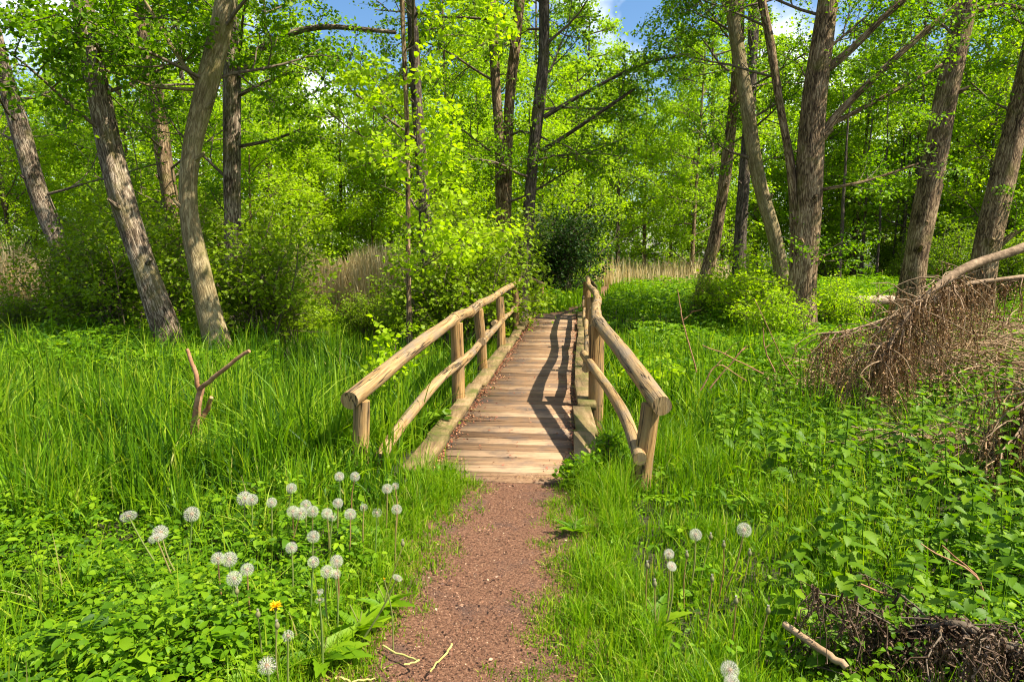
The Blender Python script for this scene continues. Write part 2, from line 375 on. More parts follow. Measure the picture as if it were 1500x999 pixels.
M['bark_dark'] = bark("dark bark", (.02, .015, .010), (.11, .080, .055), (.25, .19, .14), 0.25, sc=24)
M['twig'] = solid("twig bark", [(.3, (.06, .042, .025)), (.7, (.20, .15, .095))], (20, 20, 20), bump=.2)
M['soil'] = solid("soil and litter", [(.3, (.012, .010, .004)), (.5, (.030, .030, .008)), (.7, (.065, .052, .02))], (9, 9, 9), bump=.8, bdist=.03)
M['path'] = solid("trodden bark path", [(.30, (.055, .023, .011)), (.48, (.150, .068, .034)), (.60, (.240, .120, .065)), (.74, (.38, .22, .13))], (70, 70, 70), detail=6, noise_rough=.72, bump=.9, bdist=.015,
                  second=(3.2, (.095, .055, .040), .52, .72))
M['chip'] = foliage("bark chips", [(0, (.06, .03, .02)), (.6, (.17, .075, .040)), (.92, (.30, .16, .09)), (1, (.48, .34, .21))], 0.0)
M['plank'] = solid("weathered planks", [(.28, (.07, .036, .017)), (.43, (.20, .112, .052)), (.56, (.29, .175, .090)), (.75, (.42, .28, .16))], (2.2, 48, 48), detail=9, noise_rough=.72, rough=.75, bump=.8, bdist=.008, attr=.30,
                   second=(2.6, (.105, .075, .055), .47, .66))
M['log'] = log_wood("debarked log wood", (.10, .052, .018), (.29, .175, .065), (.46, .31, .14), (.20, .155, .105))
M['post'] = log_wood("post wood", (.11, .052, .015), (.32, .18, .058), (.48, .31, .12), (.20, .13, .065))
M['kerb'] = solid("kerb beam wood", [(.30, (.05, .03, .012)), (.46, (.19, .120, .050)), (.75, (.36, .245, .12))], (24, 2.4, 30), detail=9, noise_rough=.72, bump=.8, bdist=.012, attr=.25, second=(2.4, (.11, .105, .022), .47, .64))
M['stick'] = solid("bare red brown stick", [(.3, (.20, .085, .035)), (.7, (.46, .25, .13))], (14, 14, 14), bump=.4)
M['pale_stick'] = solid("pale dead wood", [(.3, (.24, .16, .10)), (.7, (.55, .42, .30))], (12, 12, 12), bump=.4)
M['straw'] = solid("dead stems", [(.3, (.16, .095, .045)), (.7, (.46, .31, .17))], (12, 12, 12), bump=.4)
M['dead'] = solid("dead branch bark", [(.3, (.11, .065, .030)), (.7, (.38, .26, .15))], (16, 16, 16), bump=.6)
M['dry'] = foliage("dry brown twigs", [(0, (.05, .022, .008)), (.5, (.27, .140, .052)), (1, (.52, .34, .17))], 0.12, tcol=(1, .9, .6))
M['dark_dry'] = foliage("dark brown twigs", [(0, (.020, .011, .006)), (.5, (.075, .042, .022)), (1, (.20, .13, .075))], 0.05, tcol=(1, .9, .6))  # darker brown version of the dry twigs, for the lower right heap
M['dstem'] = foliage("dandelion stem", [(0, (.16, .24, .05)), (.5, (.26, .26, .08)), (1, (.30, .17, .07))], 0.3)
M['dry_stalk'] = solid("yellow stalks", [(.3, (.30, .26, .06)), (.7, (.50, .44, .14))], (20, 20, 20), bump=.2)
M['pappus'] = foliage("dandelion fluff", [(0, (.50, .42, .31)), (.5, (.68, .63, .53)), (1, (.84, .81, .74))], 0.45, tcol=(1.05, 1.05, 1.0))
M['core'] = solid("seed core", [(.3, (.20, .12, .06)), (.7, (.36, .25, .14))], (200, 200, 200), bump=.3)
M['petal'] = foliage("yellow petals", [(0, (.80, .56, .01)), (1, (.88, .70, .02))], 0.3, tcol=(1, .9, .5))
M['sepal'] = foliage("bud sepals", [(0, (.10, .14, .04)), (1, (.28, .24, .12))], 0.2)

# ------------------------------------------------------------------ ground and path
def axis(lo, hi, step, far):
    a = np.arange(lo, hi + 1e-6, step); k = np.arange(1, 26)
    g = step * (1.28 ** k); r = np.cumsum(g); r = r[r < far]
    return np.concatenate([(lo - r)[::-1], a, hi + r])
gx, gy = axis(-13, 13, 0.16, 500), axis(-6, 30, 0.16, 700)
XX, YY = np.meshgrid(gx, gy); ZZ = gh(XX, YY)
mb = MB(); nx = len(gx)
i = (np.arange(len(gy) - 1)[:, None] * nx + np.arange(nx - 1)[None, :]).ravel()
mb.add(np.stack([XX, YY, ZZ], -1).reshape(-1, 3), np.stack([i, i + 1, i + 1 + nx, i + nx], 1))
tag(mb.build("ground", M['soil'], smooth=True), "dark woodland soil under grass and herbs", "ground", kind="structure")

def path_strip(mb, y0, y1, n, m=13):
    ys = np.linspace(y0, y1, n); ts = np.linspace(-1, 1, m)
    c = path_x(ys); W = 0.52 if y0 < 10 else 0.34
    edge = W * (1 + 0.10 * np.sin(ys * 5.3) + 0.06 * np.sin(ys * 13.1))
    X = c[:, None] + edge[:, None] * ts[None, :]; Y = ys[:, None] + 0 * X
    Z = np.maximum(gh(X, Y), -0.03) + 0.006 - 0.012 * np.cos(ts * 1.2)[None, :] + 0.012
    i = (np.arange(n - 1)[:, None] * m + np.arange(m - 1)[None, :]).ravel()
    mb.add(np.stack([X, Y, Z], -1).reshape(-1, 3), np.stack([i, i + 1, i + 1 + m, i + m], 1))
mb = MB(); path_strip(mb, -6, 4.74, 180)
tag(mb.build("path", M['path'], smooth=True), "reddish brown trodden path leading to the wooden bridge", "path", kind="structure")
mb = MB(); path_strip(mb, 17.35, 58, 200)
tag(mb.build("path", M['path'], smooth=True), "narrow brown track winding away beyond the bridge", "path", kind="structure")

g = R0(11); mb = MB()                  # bark chips, twigs and litter on the path
N = 26000; y = 1.8 + 2.95 * g.random(N) ** 1.0; x = path_x(y) + g.normal(0, .33, N); k = path_dist(x, y) < .18; x, y = x[k], y[k]; N = len(x)
place(mb, 'kite', np.stack([x, y, np.full(N, .004) + .006 * g.random(N)], 1), rdir(g, N, .25), unit(g.normal(0, .35, (N, 3)) + [0, 0, 1]), g.uniform(.003, .011, N) * np.where(g.random(N) < .04, 2.4, 1), g.random(N) ** 1.3, .8)
tag(mb.build("bark_litter", M['chip']), "fine bark chips and litter scattered on the brown path", "litter", kind="stuff")

# ------------------------------------------------------------------ the bridge
bridge = thing("wooden_footbridge", "rustic wooden footbridge with plank deck and round log handrails", "bridge", BO)
def box(mb, o, ax, ay, az, rnd=.5, bev=.008):
    """box centred on o with half-axis vectors, with chamfered long edges"""
    ax, ay, az = (np.asarray(v, float) for v in (ax, ay, az))
    ly, lz = np.linalg.norm(ay), np.linalg.norm(az); cy_, cz_ = 1 - bev / ly, 1 - bev / lz
    prof = [(-1, -cz_), (-cy_, -1), (cy_, -1), (1, -cz_), (1, cz_), (cy_, 1), (-cy_, 1), (-1, cz_)]
    V = [o + s * ax + a * ay + b * az for s in (-1, 1) for a, b in prof]
    q = np.arange(8); F = np.stack([q, (q + 1) % 8, (q + 1) % 8 + 8, q + 8], 1)
    mb.add(V, F, rnd); b = mb.n - 16
    mb.F += [np.array([[7, 6, 5, 4, 3, 2, 1, 0]]) + b, np.array([[8, 9, 10, 11, 12, 13, 14, 15]]) + b]
g = R0(5); mb = MB(); s = 0.0
HW = 0.525
while s < BLEN:
    w = g.uniform(.165, .205); zj = g.normal(0, .003); sk = g.normal(0, .008)
    e0, e1 = g.uniform(-.015, .015, 2)
    box(mb, bp(s + w / 2, (e0 + e1) / 2, -.02 + zj), BR * (HW + .12 + (e1 - e0) / 2) + BU * sk, BU * (w / 2 - .008), np.array([0, g.normal(0, .001), .022]), g.random(), .006)
    s += w
deck = mb.build("deck", M['plank'], bridge, origin=BO)
deck.rotation_euler = (0, 0, 0)
for side in (-1, 1):                   # bearers under the deck
    mb = MB(); box(mb, bp(BLEN / 2, side * .45, -.16), BU * (BLEN / 2), BR * .07, (0, 0, .115), .4)
    mb.build("bearer", M['kerb'], bridge, origin=BO)
cuts = {-1: [0.05, .95, 2.05, 3.25, 4.5, 5.9, 7.4, 8.9, 10.4, 11.8, 12.8], 1: [0.3, 1.2, 2.2, 3.4, 4.7, 6.0, 7.5, 9.0, 10.5, 11.8, 12.8]}
for side in (-1, 1):                   # kerb blocks along both edges
    c = cuts[side]
    for k in range(len(c) - 1):
        mb = MB(); h = g.uniform(.022, .045); lo = side * (HW + .095 + g.uniform(-.015, .02))
        box(mb, bp((c[k] + c[k + 1]) / 2, lo, .006 + h), BU * ((c[k + 1] - c[k]) / 2 - .012) + BR * g.normal(0, .012), BR * g.uniform(.075, .095), (0, 0, h), g.random(), .007)
        mb.build("kerb_beam", M['kerb'], bridge, origin=BO)
RL = .77
def log(name, pts, r, n=14, sides=14, seed=0, mat='log', rough=.07):
    mb = MB(); p = spline(pts, n); gg = R0(seed)
    rr = np.interp(np.linspace(0, 1, n), np.linspace(0, 1, len(np.atleast_1d(r))), np.atleast_1d(r)) if np.ndim(r) else np.full(n, r)
    tube(mb, p, rr, sides, gg.random() * .8, rough, seed)
    return mb.build(name, M[mat], bridge, smooth=True, origin=BO)
# posts: (distance along, left lean top offset)
LP = [(2.45, 0, 0), (4.25, -.02, -.10), (6.55, -.02, .05), (9.25, 0, 0), (12.55, 0, 0)]
RP = [(2.40, 0, 0), (4.4, .02, 0), (6.6, 0, .05), (9.2, 0, 0), (12.4, 0, 0)]
ZR = .87
for k, (s_, dl, dsn) in enumerate(LP):
    log("post", [bp(s_ - dsn, -RL + .06, -.35), bp(s_, -RL + .06, .3), bp(s_ + dsn, -RL + .05 + dl, ZR - .02)], (.072, .066), seed=20 + k, mat='post')
for k, (s_, dl, dsn) in enumerate(RP):
    log("post", [bp(s_, RL - .03, -.35), bp(s_, RL - .03, .3), bp(s_ + dsn, RL - .03 + dl, ZR - .02)], (.085, .078) if k == 0 else (.072, .066), seed=30 + k, mat='post')
LN, RN = P(516, 583, 4.65), P(967, 591, 4.42)        # the flared near ends of the handrails
LE, RE = P(795, 416, 20.2), P(873, 421, 19.4)        # the flared far ends
lj = bp(2.5, -RL + .02, ZR + .02); rj = bp(2.45, RL - .02, ZR + .02)
log("handrail", [LN + (LN - lj) * .02, (LN + lj) / 2 + [0, 0, .015], lj], (.064, .062, .062), 22, 18, 1)
LJ = [(2.5, -RL + .02, ZR + .02), (3.5, -RL + .03, ZR + .0), (4.5, -RL + .01, ZR + .03), (6.65, -RL + .0, ZR + .03), (9.3, -RL + .01, ZR + .05), (12.6, -RL, ZR + .09)]
RJ = [(2.45, RL - .02, ZR + .02), (4.6, RL + .02, ZR + .01), (5.7, RL + .07, ZR + .02), (7.0, RL + .06, ZR + .05), (9.3, RL - .02, ZR + .05), (12.5, RL, ZR + .08)]
for J, sd in ((LJ, 60), (RJ, 80)):
    for k in range(len(J) - 1):
        a_, b_ = bp(*J[k]), bp(*J[k + 1]); dv_ = unit(b_ - a_); r_ = .061 - .0025 * k + .004 * (k % 2)
        mid_ = (a_ + b_) / 2 + np.array([.012 * math.sin(k * 2.3 + sd), 0, .012 * math.cos(k * 1.7)])
        log("handrail", [a_ - dv_ * .06, mid_, b_ + dv_ * .05], (r_, r_ * .96, r_ * .92), 16, 14, sd + k)
log("handrail", [bp(12.55, -RL, ZR + .10), (bp(12.6, -RL, ZR + .05) + LE) / 2 + [0, 0, .02], LE], (.058, .052), 12, 12, 4)
log("handrail", [RN + (RN - rj) * .02, (RN + rj) / 2 + [0, 0, .01], rj], (.066, .065, .064), 22, 18, 5)
log("handrail", [bp(12.45, RL, ZR + .08), (bp(12.5, RL, ZR + .05) + RE) / 2 + [0, 0, .02], RE], (.056, .05), 12, 12, 8)
def down(p, z, dx=0, dy=0): return np.array([p[0] + dx, p[1] + dy, z])
log("post", [down(LN, -.35, .02, .12), down(LN, .1, .02, .12), down(LN, LN[2] - .04, .045, .10)], (.060, .056), seed=41, mat='post')
log("post", [down(RN, -.35, -.11, .12), down(RN, .1, -.085, .12), down(RN, RN[2] - .03, -.035, .10)], (.072, .066), seed=42, mat='post')
log("post", [down(LE, -.3, -.02, -.1), down(LE, LE[2] - .02, -.02, -.1)], (.05, .05), seed=43, mat='post')
log("post", [down(RE, -.3, -.02, -.1), down(RE, LE[2] - .02, -.02, -.1)], (.05, .05), seed=44, mat='post')
# lower rails
log("lower_rail", [P(556, 672, 4.7), P(580, 634, 5.1), P(640, 560, 6.1), bp(2.95, -RL + .14, .47)], (.045, .045, .042), 16, 12, 51)
log("lower_rail", [bp(2.55, -RL - .02, .34), bp(3.4, -RL + .0, .32), bp(4.6, -RL + .10, .50)], (.05, .045), 14, 12, 52)
log("lower_rail", [bp(4.0, -RL + .10, .44), bp(5.3, -RL + .06, .42), bp(6.9, -RL + .1, .50)], (.048, .042), 14, 12, 53)
log("lower_rail", [bp(6.3, -RL - .03, .44), bp(8, -RL + .0, .40), bp(9.6, -RL + .04, .48)], (.046, .04), 14, 12, 54)
log("lower_rail", [bp(9.0, -RL + .05, .42), bp(11, -RL, .46), bp(12.7, -RL + .02, .52)], (.044, .04), 14, 12, 55)
log("lower_rail", [bp(12.5, -RL, .50), down(LE, .14, -.02, -.1)], (.04, .038), 8, 10, 56)
log("lower_rail", [P(938, 672, 4.42), P(907, 594, 5.4), bp(2.75, RL - .16, .50)], (.047, .046, .042), 16, 12, 57)
log("lower_rail", [bp(2.3, RL - .13, .42), bp(3.4, RL - .1, .40), bp(4.7, RL - .09, .47)], (.048, .043), 14, 12, 58)
log("lower_rail", [bp(4.2, RL - .08, .46), bp(5.4, RL - .09, .42), bp(6.9, RL - .09, .48)], (.046, .04), 14, 12, 59)
log("lower_rail", [bp(6.4, RL - .1, .42), bp(8, RL - .1, .4), bp(9.5, RL - .08, .46)], (.044, .04), 14, 12, 60)
log("lower_rail", [bp(9.0, RL - .08, .42), bp(11, RL - .08, .44), bp(12.5, RL - .08, .48)], (.044, .04), 14, 12, 61)
g = R0(12); mb = MB(); N = 5200        # fallen catkins and leaves in the deck corners
s_ = g.uniform(.2, BLEN, N); sd = np.where(g.random(N) < .6, -1, 1); l_ = sd * (HW + .01 - np.abs(g.normal(0, .035, N)) * (.4 + 1.6 * (np.sin(s_ * 2.7) * np.sin(s_ * 6.1) + .6) ** 2) - .08 * (g.random(N) < .25) * g.random(N))
N2 = 500; s_ = np.concatenate([s_, g.uniform(0, BLEN, N2)]); l_ = np.concatenate([l_, g.uniform(-.5, .5, N2)]); N += N2
o = BO + BU * s_[:, None] + BR * l_[:, None] + np.stack([0 * s_, 0 * s_, .006 + .015 * g.random(N)], 1)
M['catkin'] = foliage("fallen catkins", [(0, (.10, .03, .015)), (.6, (.30, .10, .05)), (1, (.42, .24, .10))], 0.0)
place(mb, 'kite', o, rdir(g, N, .3), unit(g.normal(0, .5, (N, 3)) + [0, 0, 1]), g.uniform(.01, .032, N), g.random(N), .8)
tag(mb.build("leaf_litter", M['catkin']), "reddish brown catkins and leaf bits along the deck edges", "litter", kind="stuff")

# ------------------------------------------------------------------ trees
def grow(wood, tips, p, d, L, r, lev, g, up=.1, flat=.55, kids=(6, 6), n=6, spread=(45, 70)):
    pts = [p]; d = unit(d)
    for k in range(n - 1):
        d = unit(d + g.normal(0, .13, 3) + np.array([0, 0, up * (.6 - k / n)])); pts.append(pts[-1] + d * L / (n - 1))
    pts = np.array(pts); wood.append((pts, np.linspace(r, r * .35, n)))
    if lev == 0: tips.append(pts); return
    nk = kids[0]
    for k in range(nk):
        t = .22 + .78 * (k + g.random() * .7) / nk; f = min(t, .999) * (n - 1); i = int(f); q = pts[i] + (pts[min(i + 1, n - 1)] - pts[i]) * (f - i)
        dd = unit(pts[min(i + 1, n - 1)] - pts[max(i - 1, 0)])
        a = math.radians(g.uniform(*spread)); pr = g.normal(size=3); pr[2] *= flat; pr = unit(pr - dd * pr.dot(dd))
        grow(wood, tips, q, dd * math.cos(a) + pr * math.sin(a), L * g.uniform(.40, .62) * (1.1 - .45 * t), r * .5 * (1 - .3 * t), lev - 1, g, up, flat, kids[1:], n, spread)
    tips.append(pts[n // 2:] if n // 2 >= 2 else pts)
def leaf_up(mb, kind, tips, per, size, g, spread=.09, nz=.75, wide=1.0, droop=.25):
    for_all = [(t, max(1, int(per * (np.linalg.norm(t[-1] - t[0]) + .15)))) for t in tips]
    org, dirs = [], []
    for t, k in for_all:
        f = (g.random(k) ** .8) * (len(t) - 1.001); i = f.astype(int); q = t[i] + (t[i + 1] - t[i]) * (f - i)[:, None]
        org.append(q); dirs.append(unit(t[i + 1] - t[i]))
    org = np.concatenate(org); dirs = np.concatenate(dirs); N = len(org)
    off = g.normal(0, spread, (N, 3)); off[:, 2] *= .55
    X = unit(dirs * .6 + rdir(g, N, .5) * .9 + [0, 0, -droop]); Nn = unit(g.normal(0, .55, (N, 3)) + [0, 0, nz])
    place(mb, kind, org + off, X, Nn, size * g.uniform(.6, 1.25, N), np.clip(g.normal(.5, .24, N), 0, 1), wide)
    return N
def wood_mesh(wood, mat, name, parent, origin, sides=5):
    mb = MB(); by = {}
    for p, r in wood: by.setdefault(len(p), []).append((p, r))
    for k, l in by.items(): tubes(mb, np.array([a for a, _ in l]), np.array([b for _, b in l]), sides)
    return mb.build(name, mat, parent, smooth=True, origin=origin)

def stem_from_pixels(pts, d, top=0.0, n=40, wig=.015, seed=0):
    q = [P(a, b, d) for a, b, w in pts]; r = [.80 * w * d / FPX / 2 for a, b, w in pts]
    if q[0][2] > gh(q[0][0], q[0][1]) - .2:           # carry the butt down into the ground
        dv = unit(q[0] - q[1]); k = (q[0][2] - gh(q[0][0], q[0][1]) + .25) / max(.3, -dv[2])
        q.insert(0, q[0] + dv * max(k, .1)); r.insert(0, r[0] * 1.5)
    if top:
        dv = unit(q[-1] - q[-2]); dv = unit(dv * [.75, 1, 1]); L = (top - q[-1][2])
        if L > 0:
            for k in (1, 2, 3): q.append(q[-1] + unit(dv + [0.05 * math.sin(seed + k), .06 * math.cos(seed * 2 + k), .2]) * L / 3); r.append(r[-1] * .68)
    q = np.array(q); m = len(q); p = spline(q, n); g = R0(seed)
    rr = np.interp(np.linspace(0, m - 1, n), np.arange(m), r)
    ph = g.uniform(0, 6, 4); u = np.linspace(0, 1, n)
    p[:, 0] += wig * np.sin(9 * u + ph[0]) + wig * .5 * np.sin(23 * u + ph[1]); p[:, 1] += wig * np.sin(8 * u + ph[2])
    return p, rr
def fg_tree(label, stems, d, bark_m, branches=(), auto=8, zlo=2.2, ztop=12, L=2.6, leaf=.08, per=52, seed=0, mat='alder', az=None, cat="tree", kids=(6, 5), name="deciduous_tree"):
    g = R0(seed); all_st = []
    for k, st in enumerate(stems): all_st.append(stem_from_pixels(st, d + .15 * k, ztop, 46, seed=seed + k))
    base = all_st[0][0][0].copy(); base[2] = float(gh(base[0], base[1]))
    t = thing(name, label, cat, base)
    for p, r in all_st:
        mb = MB(); tube(mb, p, r, 20, .5, .10, seed); mb.build("trunk", M[bark_m], t, smooth=True, origin=base)
    wood, tips = [], []
    for br in branches:
        q = np.array([P(a, b, d - .12 * k) for k, (a, b, w) in enumerate(br)]); r = [w * d / FPX / 2 for _, _, w in br]
        p = spline(q, 16); rr = np.interp(np.linspace(0, 1, 16), np.linspace(0, 1, len(r)), r)
        mb = MB(); tube(mb, p, rr, 10, .5, .06, seed + 3); mb.build("branch", M[bark_m], t, smooth=True, origin=base)
        Lb = np.linalg.norm(p[-1] - p[0])
        for k in range(int(5 + Lb * 2.2)):
            i = g.integers(5, 15); dd = unit(p[i + 1] - p[i]); pr = g.normal(size=3); pr[2] *= .6; pr = unit(pr - dd * pr.dot(dd))
            grow(wood, tips, p[i], dd * .6 + pr * .8, g.uniform(.5, 1.3), .009, 1, g, kids=(5,), n=5)
    p, r = all_st[0]
    ok = np.where(p[:, 2] > zlo)[0]
    for k in range(auto):
        pp, r_ = all_st[k % len(all_st)]; ok = np.where(pp[:, 2] > zlo)[0]
        if not len(ok): continue
        lo, hi = ok[0], ok[-1]
        i = int(lo + (hi - lo) * ((k + g.random()) / auto) ** 1.15)
        a = g.uniform(0, 2 * np.pi) if az is None else math.radians(g.uniform(*az))
        dirv = np.array([math.cos(a), math.sin(a), g.uniform(.15, .6)])
        l_ = L * g.uniform(.6, 1.15)
        grow(wood, tips, pp[i], dirv, l_, min(.035, r_[i] * .35), 2, g, kids=kids, n=6)
    pp, r_ = all_st[0]
    for k in range(3):
        i = int(g.integers(10, 26)); a = g.uniform(-2.6, -.4); dv = unit(np.array([math.cos(a), math.sin(a), g.uniform(.2, .8)])); q0 = pp[i] + dv * r_[i] * .6; L_ = g.uniform(.12, .34)
        mb = MB(); tube(mb, spline([q0, q0 + dv * L_ * .5, q0 + dv * L_ + [0, 0, .03]], 6), np.linspace(r_[i] * .32, r_[i] * .12, 6), 8, .5, .08, k + seed); mb.build("branch_stub", M[bark_m], t, smooth=True, origin=base)
    wood_mesh(wood, M['twig'], "twigs", t, base)
    mb = MB(); n = leaf_up(mb, 'kite' if d > 13 else 'leaf', tips, per, leaf, g)
    mb.build("crown", M[mat], t, origin=base)
    return t

fg_tree("leaning grey trunk with dark bark patches at far left, beside the brown brush pile", [[(135, 470, 46), (110, 410, 36), (60, 290, 32), (30, 190, 30), (0, 90, 28)]], 16, 'bark_grey', per=18, seed=1, auto=10, zlo=2.8, ztop=11, L=3.0)
fg_tree("thick grey rough barked trunk leaning left, crossing behind the pale trunk's foot", [[(272, 545, 66), (250, 500, 50), (212, 390, 42), (180, 290, 40), (150, 170, 38), (120, 0, 34)]], 11.6, 'bark_grey',
        branches=[[(130, 60, 6), (90, 40, 4), (60, 0, 3)]], seed=2, auto=11, zlo=3.5, ztop=11)
fg_tree("pale smooth sunlit trunk bowed like a bracket, second of the near left pair", [[(335, 545, 66), (318, 500, 47), (294, 410, 38), (276, 310, 32), (283, 220, 34), (305, 120, 38), (332, 0, 34)]], 11.9, 'bark_pale',
        branches=[[(294, 125, 8), (265, 90, 6), (235, 40, 5), (205, -10, 4)], [(290, 132, 5), (225, 127, 4), (170, 108, 3), (110, 95, 3)]], seed=3, auto=11, zlo=4.0, ztop=11)
fg_tree("slimmer brown trunk standing between the two leaning left trunks, further back", [[(262, 400, 32), (248, 290, 28), (232, 170, 27), (205, 0, 25)]], 18, 'bark_brown', seed=4, auto=14, ztop=13, L=3.2)
fg_tree("dark upright trunk behind the pale bowed trunk with a long arching branch", [[(345, 470, 36), (340, 300, 29), (338, 120, 29), (335, -20, 28)]], 15, 'bark_grey',
        branches=[[(350, 110, 13), (370, 85, 10), (400, 60, 9), (470, 40, 8), (580, 48, 5)], [(350, 140, 6), (390, 120, 4), (430, 105, 3)], [(350, 215, 5), (400, 205, 4), (440, 190, 3)]], seed=5, auto=10, ztop=12)
fg_tree("dark half hidden trunk behind the thin sapling, left of the bridge", [[(628, 440, 30), (624, 330, 24), (615, 210, 20), (604, 60, 18), (598, -30, 15)]], 15, 'bark_dark', seed=6, per=34, auto=11, zlo=1.8, ztop=11, L=2.6)
fg_tree("thin straight sapling with bright lime leaves left of the bridge", [[(600, 440, 9), (598, 300, 8), (592, 120, 8), (588, -20, 7)]], 11, 'bark_brown', seed=7, auto=17, zlo=1.0, ztop=6.5, L=1.7, leaf=.095, per=26, mat='lime', name="sapling", cat="sapling")
fg_tree("tree forking into two straight dark stems above the bridge's left rail", [[(742, 430, 26), (738, 330, 23), (733, 230, 18), (726, 110, 17), (718, -10, 16)], [(741, 345, 18), (741, 260, 18), (748, 130, 18), (762, 0, 18)]], 17, 'bark_brown', per=36, seed=8, auto=13, zlo=2.6, ztop=9, L=2.4)
fg_tree("single dark trunk with two slender limbs reaching right, over the bridge's far end", [[(764, 430, 27), (768, 360, 22), (780, 240, 21), (795, 100, 20), (798, -10, 18)]], 16, 'bark_dark',
        branches=[[(796, 172, 7), (860, 135, 5), (940, 95, 4), (1010, 80, 3)], [(793, 222, 7), (850, 185, 5), (930, 130, 4)]], per=36, seed=9, auto=13, zlo=2.6, ztop=9, L=2.4)
fg_tree("slim trunk leaning right with pale lower half, right of the far track", [[(1022, 445, 25), (1042, 370, 22), (1062, 260, 20), (1078, 130, 18), (1085, 0, 16)]], 17, 'bark_brown', per=34, seed=10, auto=12, zlo=3.5, ztop=13)
fg_tree("pale sunlit trunk leaning left, just left of the thick forked tree", [[(1150, 440, 26), (1135, 350, 24), (1112, 260, 24), (1095, 150, 24), (1078, 50, 22), (1070, -10, 20)]], 15.6, 'bark_pale', per=34, seed=11, auto=12, zlo=3.5, ztop=12)
fg_tree("dark upright trunk furthest back among the cluster right of the bridge", [[(1080, 430, 25), (1088, 300, 21), (1100, 130, 19), (1105, 0, 18)]], 21, 'bark_dark', per=34, seed=12, auto=7, zlo=4, ztop=11, L=2.4)
fg_tree("thickest brown trunk with a thin second stem and long slanting limbs, right of the bridge",
        [[(1170, 480, 66), (1174, 430, 52), (1183, 330, 43), (1186, 240, 45), (1192, 170, 40), (1203, 80, 36), (1215, -10, 33)], [(1168, 420, 24), (1160, 270, 16), (1142, 150, 14), (1128, 60, 14), (1115, -20, 13)]], 14.5, 'bark_brown',
        branches=[[(1214, 100, 13), (1250, 70, 10), (1290, 30, 9), (1325, 0, 8)], [(1203, 203, 15), (1225, 170, 11), (1270, 125, 9), (1340, 60, 8), (1412, 0, 7)], [(1218, 182, 8), (1290, 145, 6), (1380, 95, 4)], [(1200, 279, 5), (1270, 265, 4), (1345, 240, 3)],
                  [(1188, 392, 14), (1200, 380, 8), (1208, 374, 3)]], per=34, seed=13, auto=12, zlo=4.5, ztop=13)
fg_tree("straight thick brown trunk leaning right behind the dead hanging branch", [[(1335, 440, 48), (1342, 370, 40), (1362, 270, 40), (1388, 140, 37), (1412, 20, 35), (1420, -20, 32)]], 16, 'bark_brown',
        branches=[[(1432, 16, 8), (1470, 8, 6), (1530, 22, 5)]], seed=14, auto=12, zlo=4.5, ztop=13)
fg_tree("thick dark brown trunk leaning out of the right edge of the photo", [[(1435, 430, 50), (1448, 350, 43), (1468, 260, 39), (1492, 160, 35), (1515, 60, 32)]], 16.6, 'bark_brown',
        branches=[[(1462, 360, 10), (1490, 340, 7), (1530, 320, 5)]], seed=15, auto=12, zlo=4.5, ztop=13)

# background trees: a few kinds, copied
def proto_tree(name, h, zlo, L, nb, leaf, per, mat, bark_m, seed, r=.16, kids=(6, 5), upb=(.1, .7)):
    g = R0(seed); t = thing(name, "-", "tree", (0, 0, 0))
    n = 24; u = np.linspace(0, 1, n); p = np.stack([.18 * np.sin(3 * u + seed), .15 * np.sin(2.3 * u + seed * 2), -.2 + u * (h + .2)], 1)
    mb = MB(); tube(mb, p, r * (1 - .8 * u), 12, .5, .08, seed); mb.build("trunk", M[bark_m], t, smooth=True)
    wood, tips = [], []
    for k in range(nb):
        f = zlo / h + (1 - zlo / h) * (k + g.random()) / nb; i = min(int(f * n), n - 1)
        a = k * 2.4 + g.uniform(-.4, .4); prof = math.sin(math.pi * min(1, .12 + .88 * (f - zlo / h) / (1 - zlo / h)) ** .8) * .75 + .3
        grow(wood, tips, p[i], np.array([math.cos(a), math.sin(a), g.uniform(*upb)]), L * prof * g.uniform(.75, 1.2), r * .3, 2, g, kids=kids)
    wood_mesh(wood, M['twig'], "limbs", t, (0, 0, 0), 4)
    mb = MB(); nl = leaf_up(mb, 'kite', tips, per, leaf, g, spread=.16); mb.build("crown", M[mat], t)
    print(name, "leaves", nl)
    return t
protos = [proto_tree("deciduous_tree", 14, 1.0, 3.6, 28, .165, 25, 'far', 'bark_dark', 101),
          proto_tree("deciduous_tree", 16, 1.4, 3.4, 28, .165, 25, 'far', 'bark_brown', 102),
          proto_tree("deciduous_tree", 11, .6, 3.0, 26, .145, 24, 'lime', 'bark_dark', 103),
          proto_tree("young_tree", 7, .5, 2.2, 24, .125, 28, 'lime', 'bark_brown', 104, r=.07)]
used = [False] * len(protos)
def put(k, x, y, h, label, group, rz):
    H = [14, 16, 11, 7][k]; sc = h / H; z = float(gh(x, y))
    if not used[k]:
        used[k] = True; o = protos[k]; o.location = (x, y, z); o.rotation_euler = (0, 0, rz); o.scale = (sc,) * 3; o["label"] = label; o["group"] = group; return o
    return copy_thing(protos[k], (x, y, z), rz, sc, label, group)
g = R0(77)
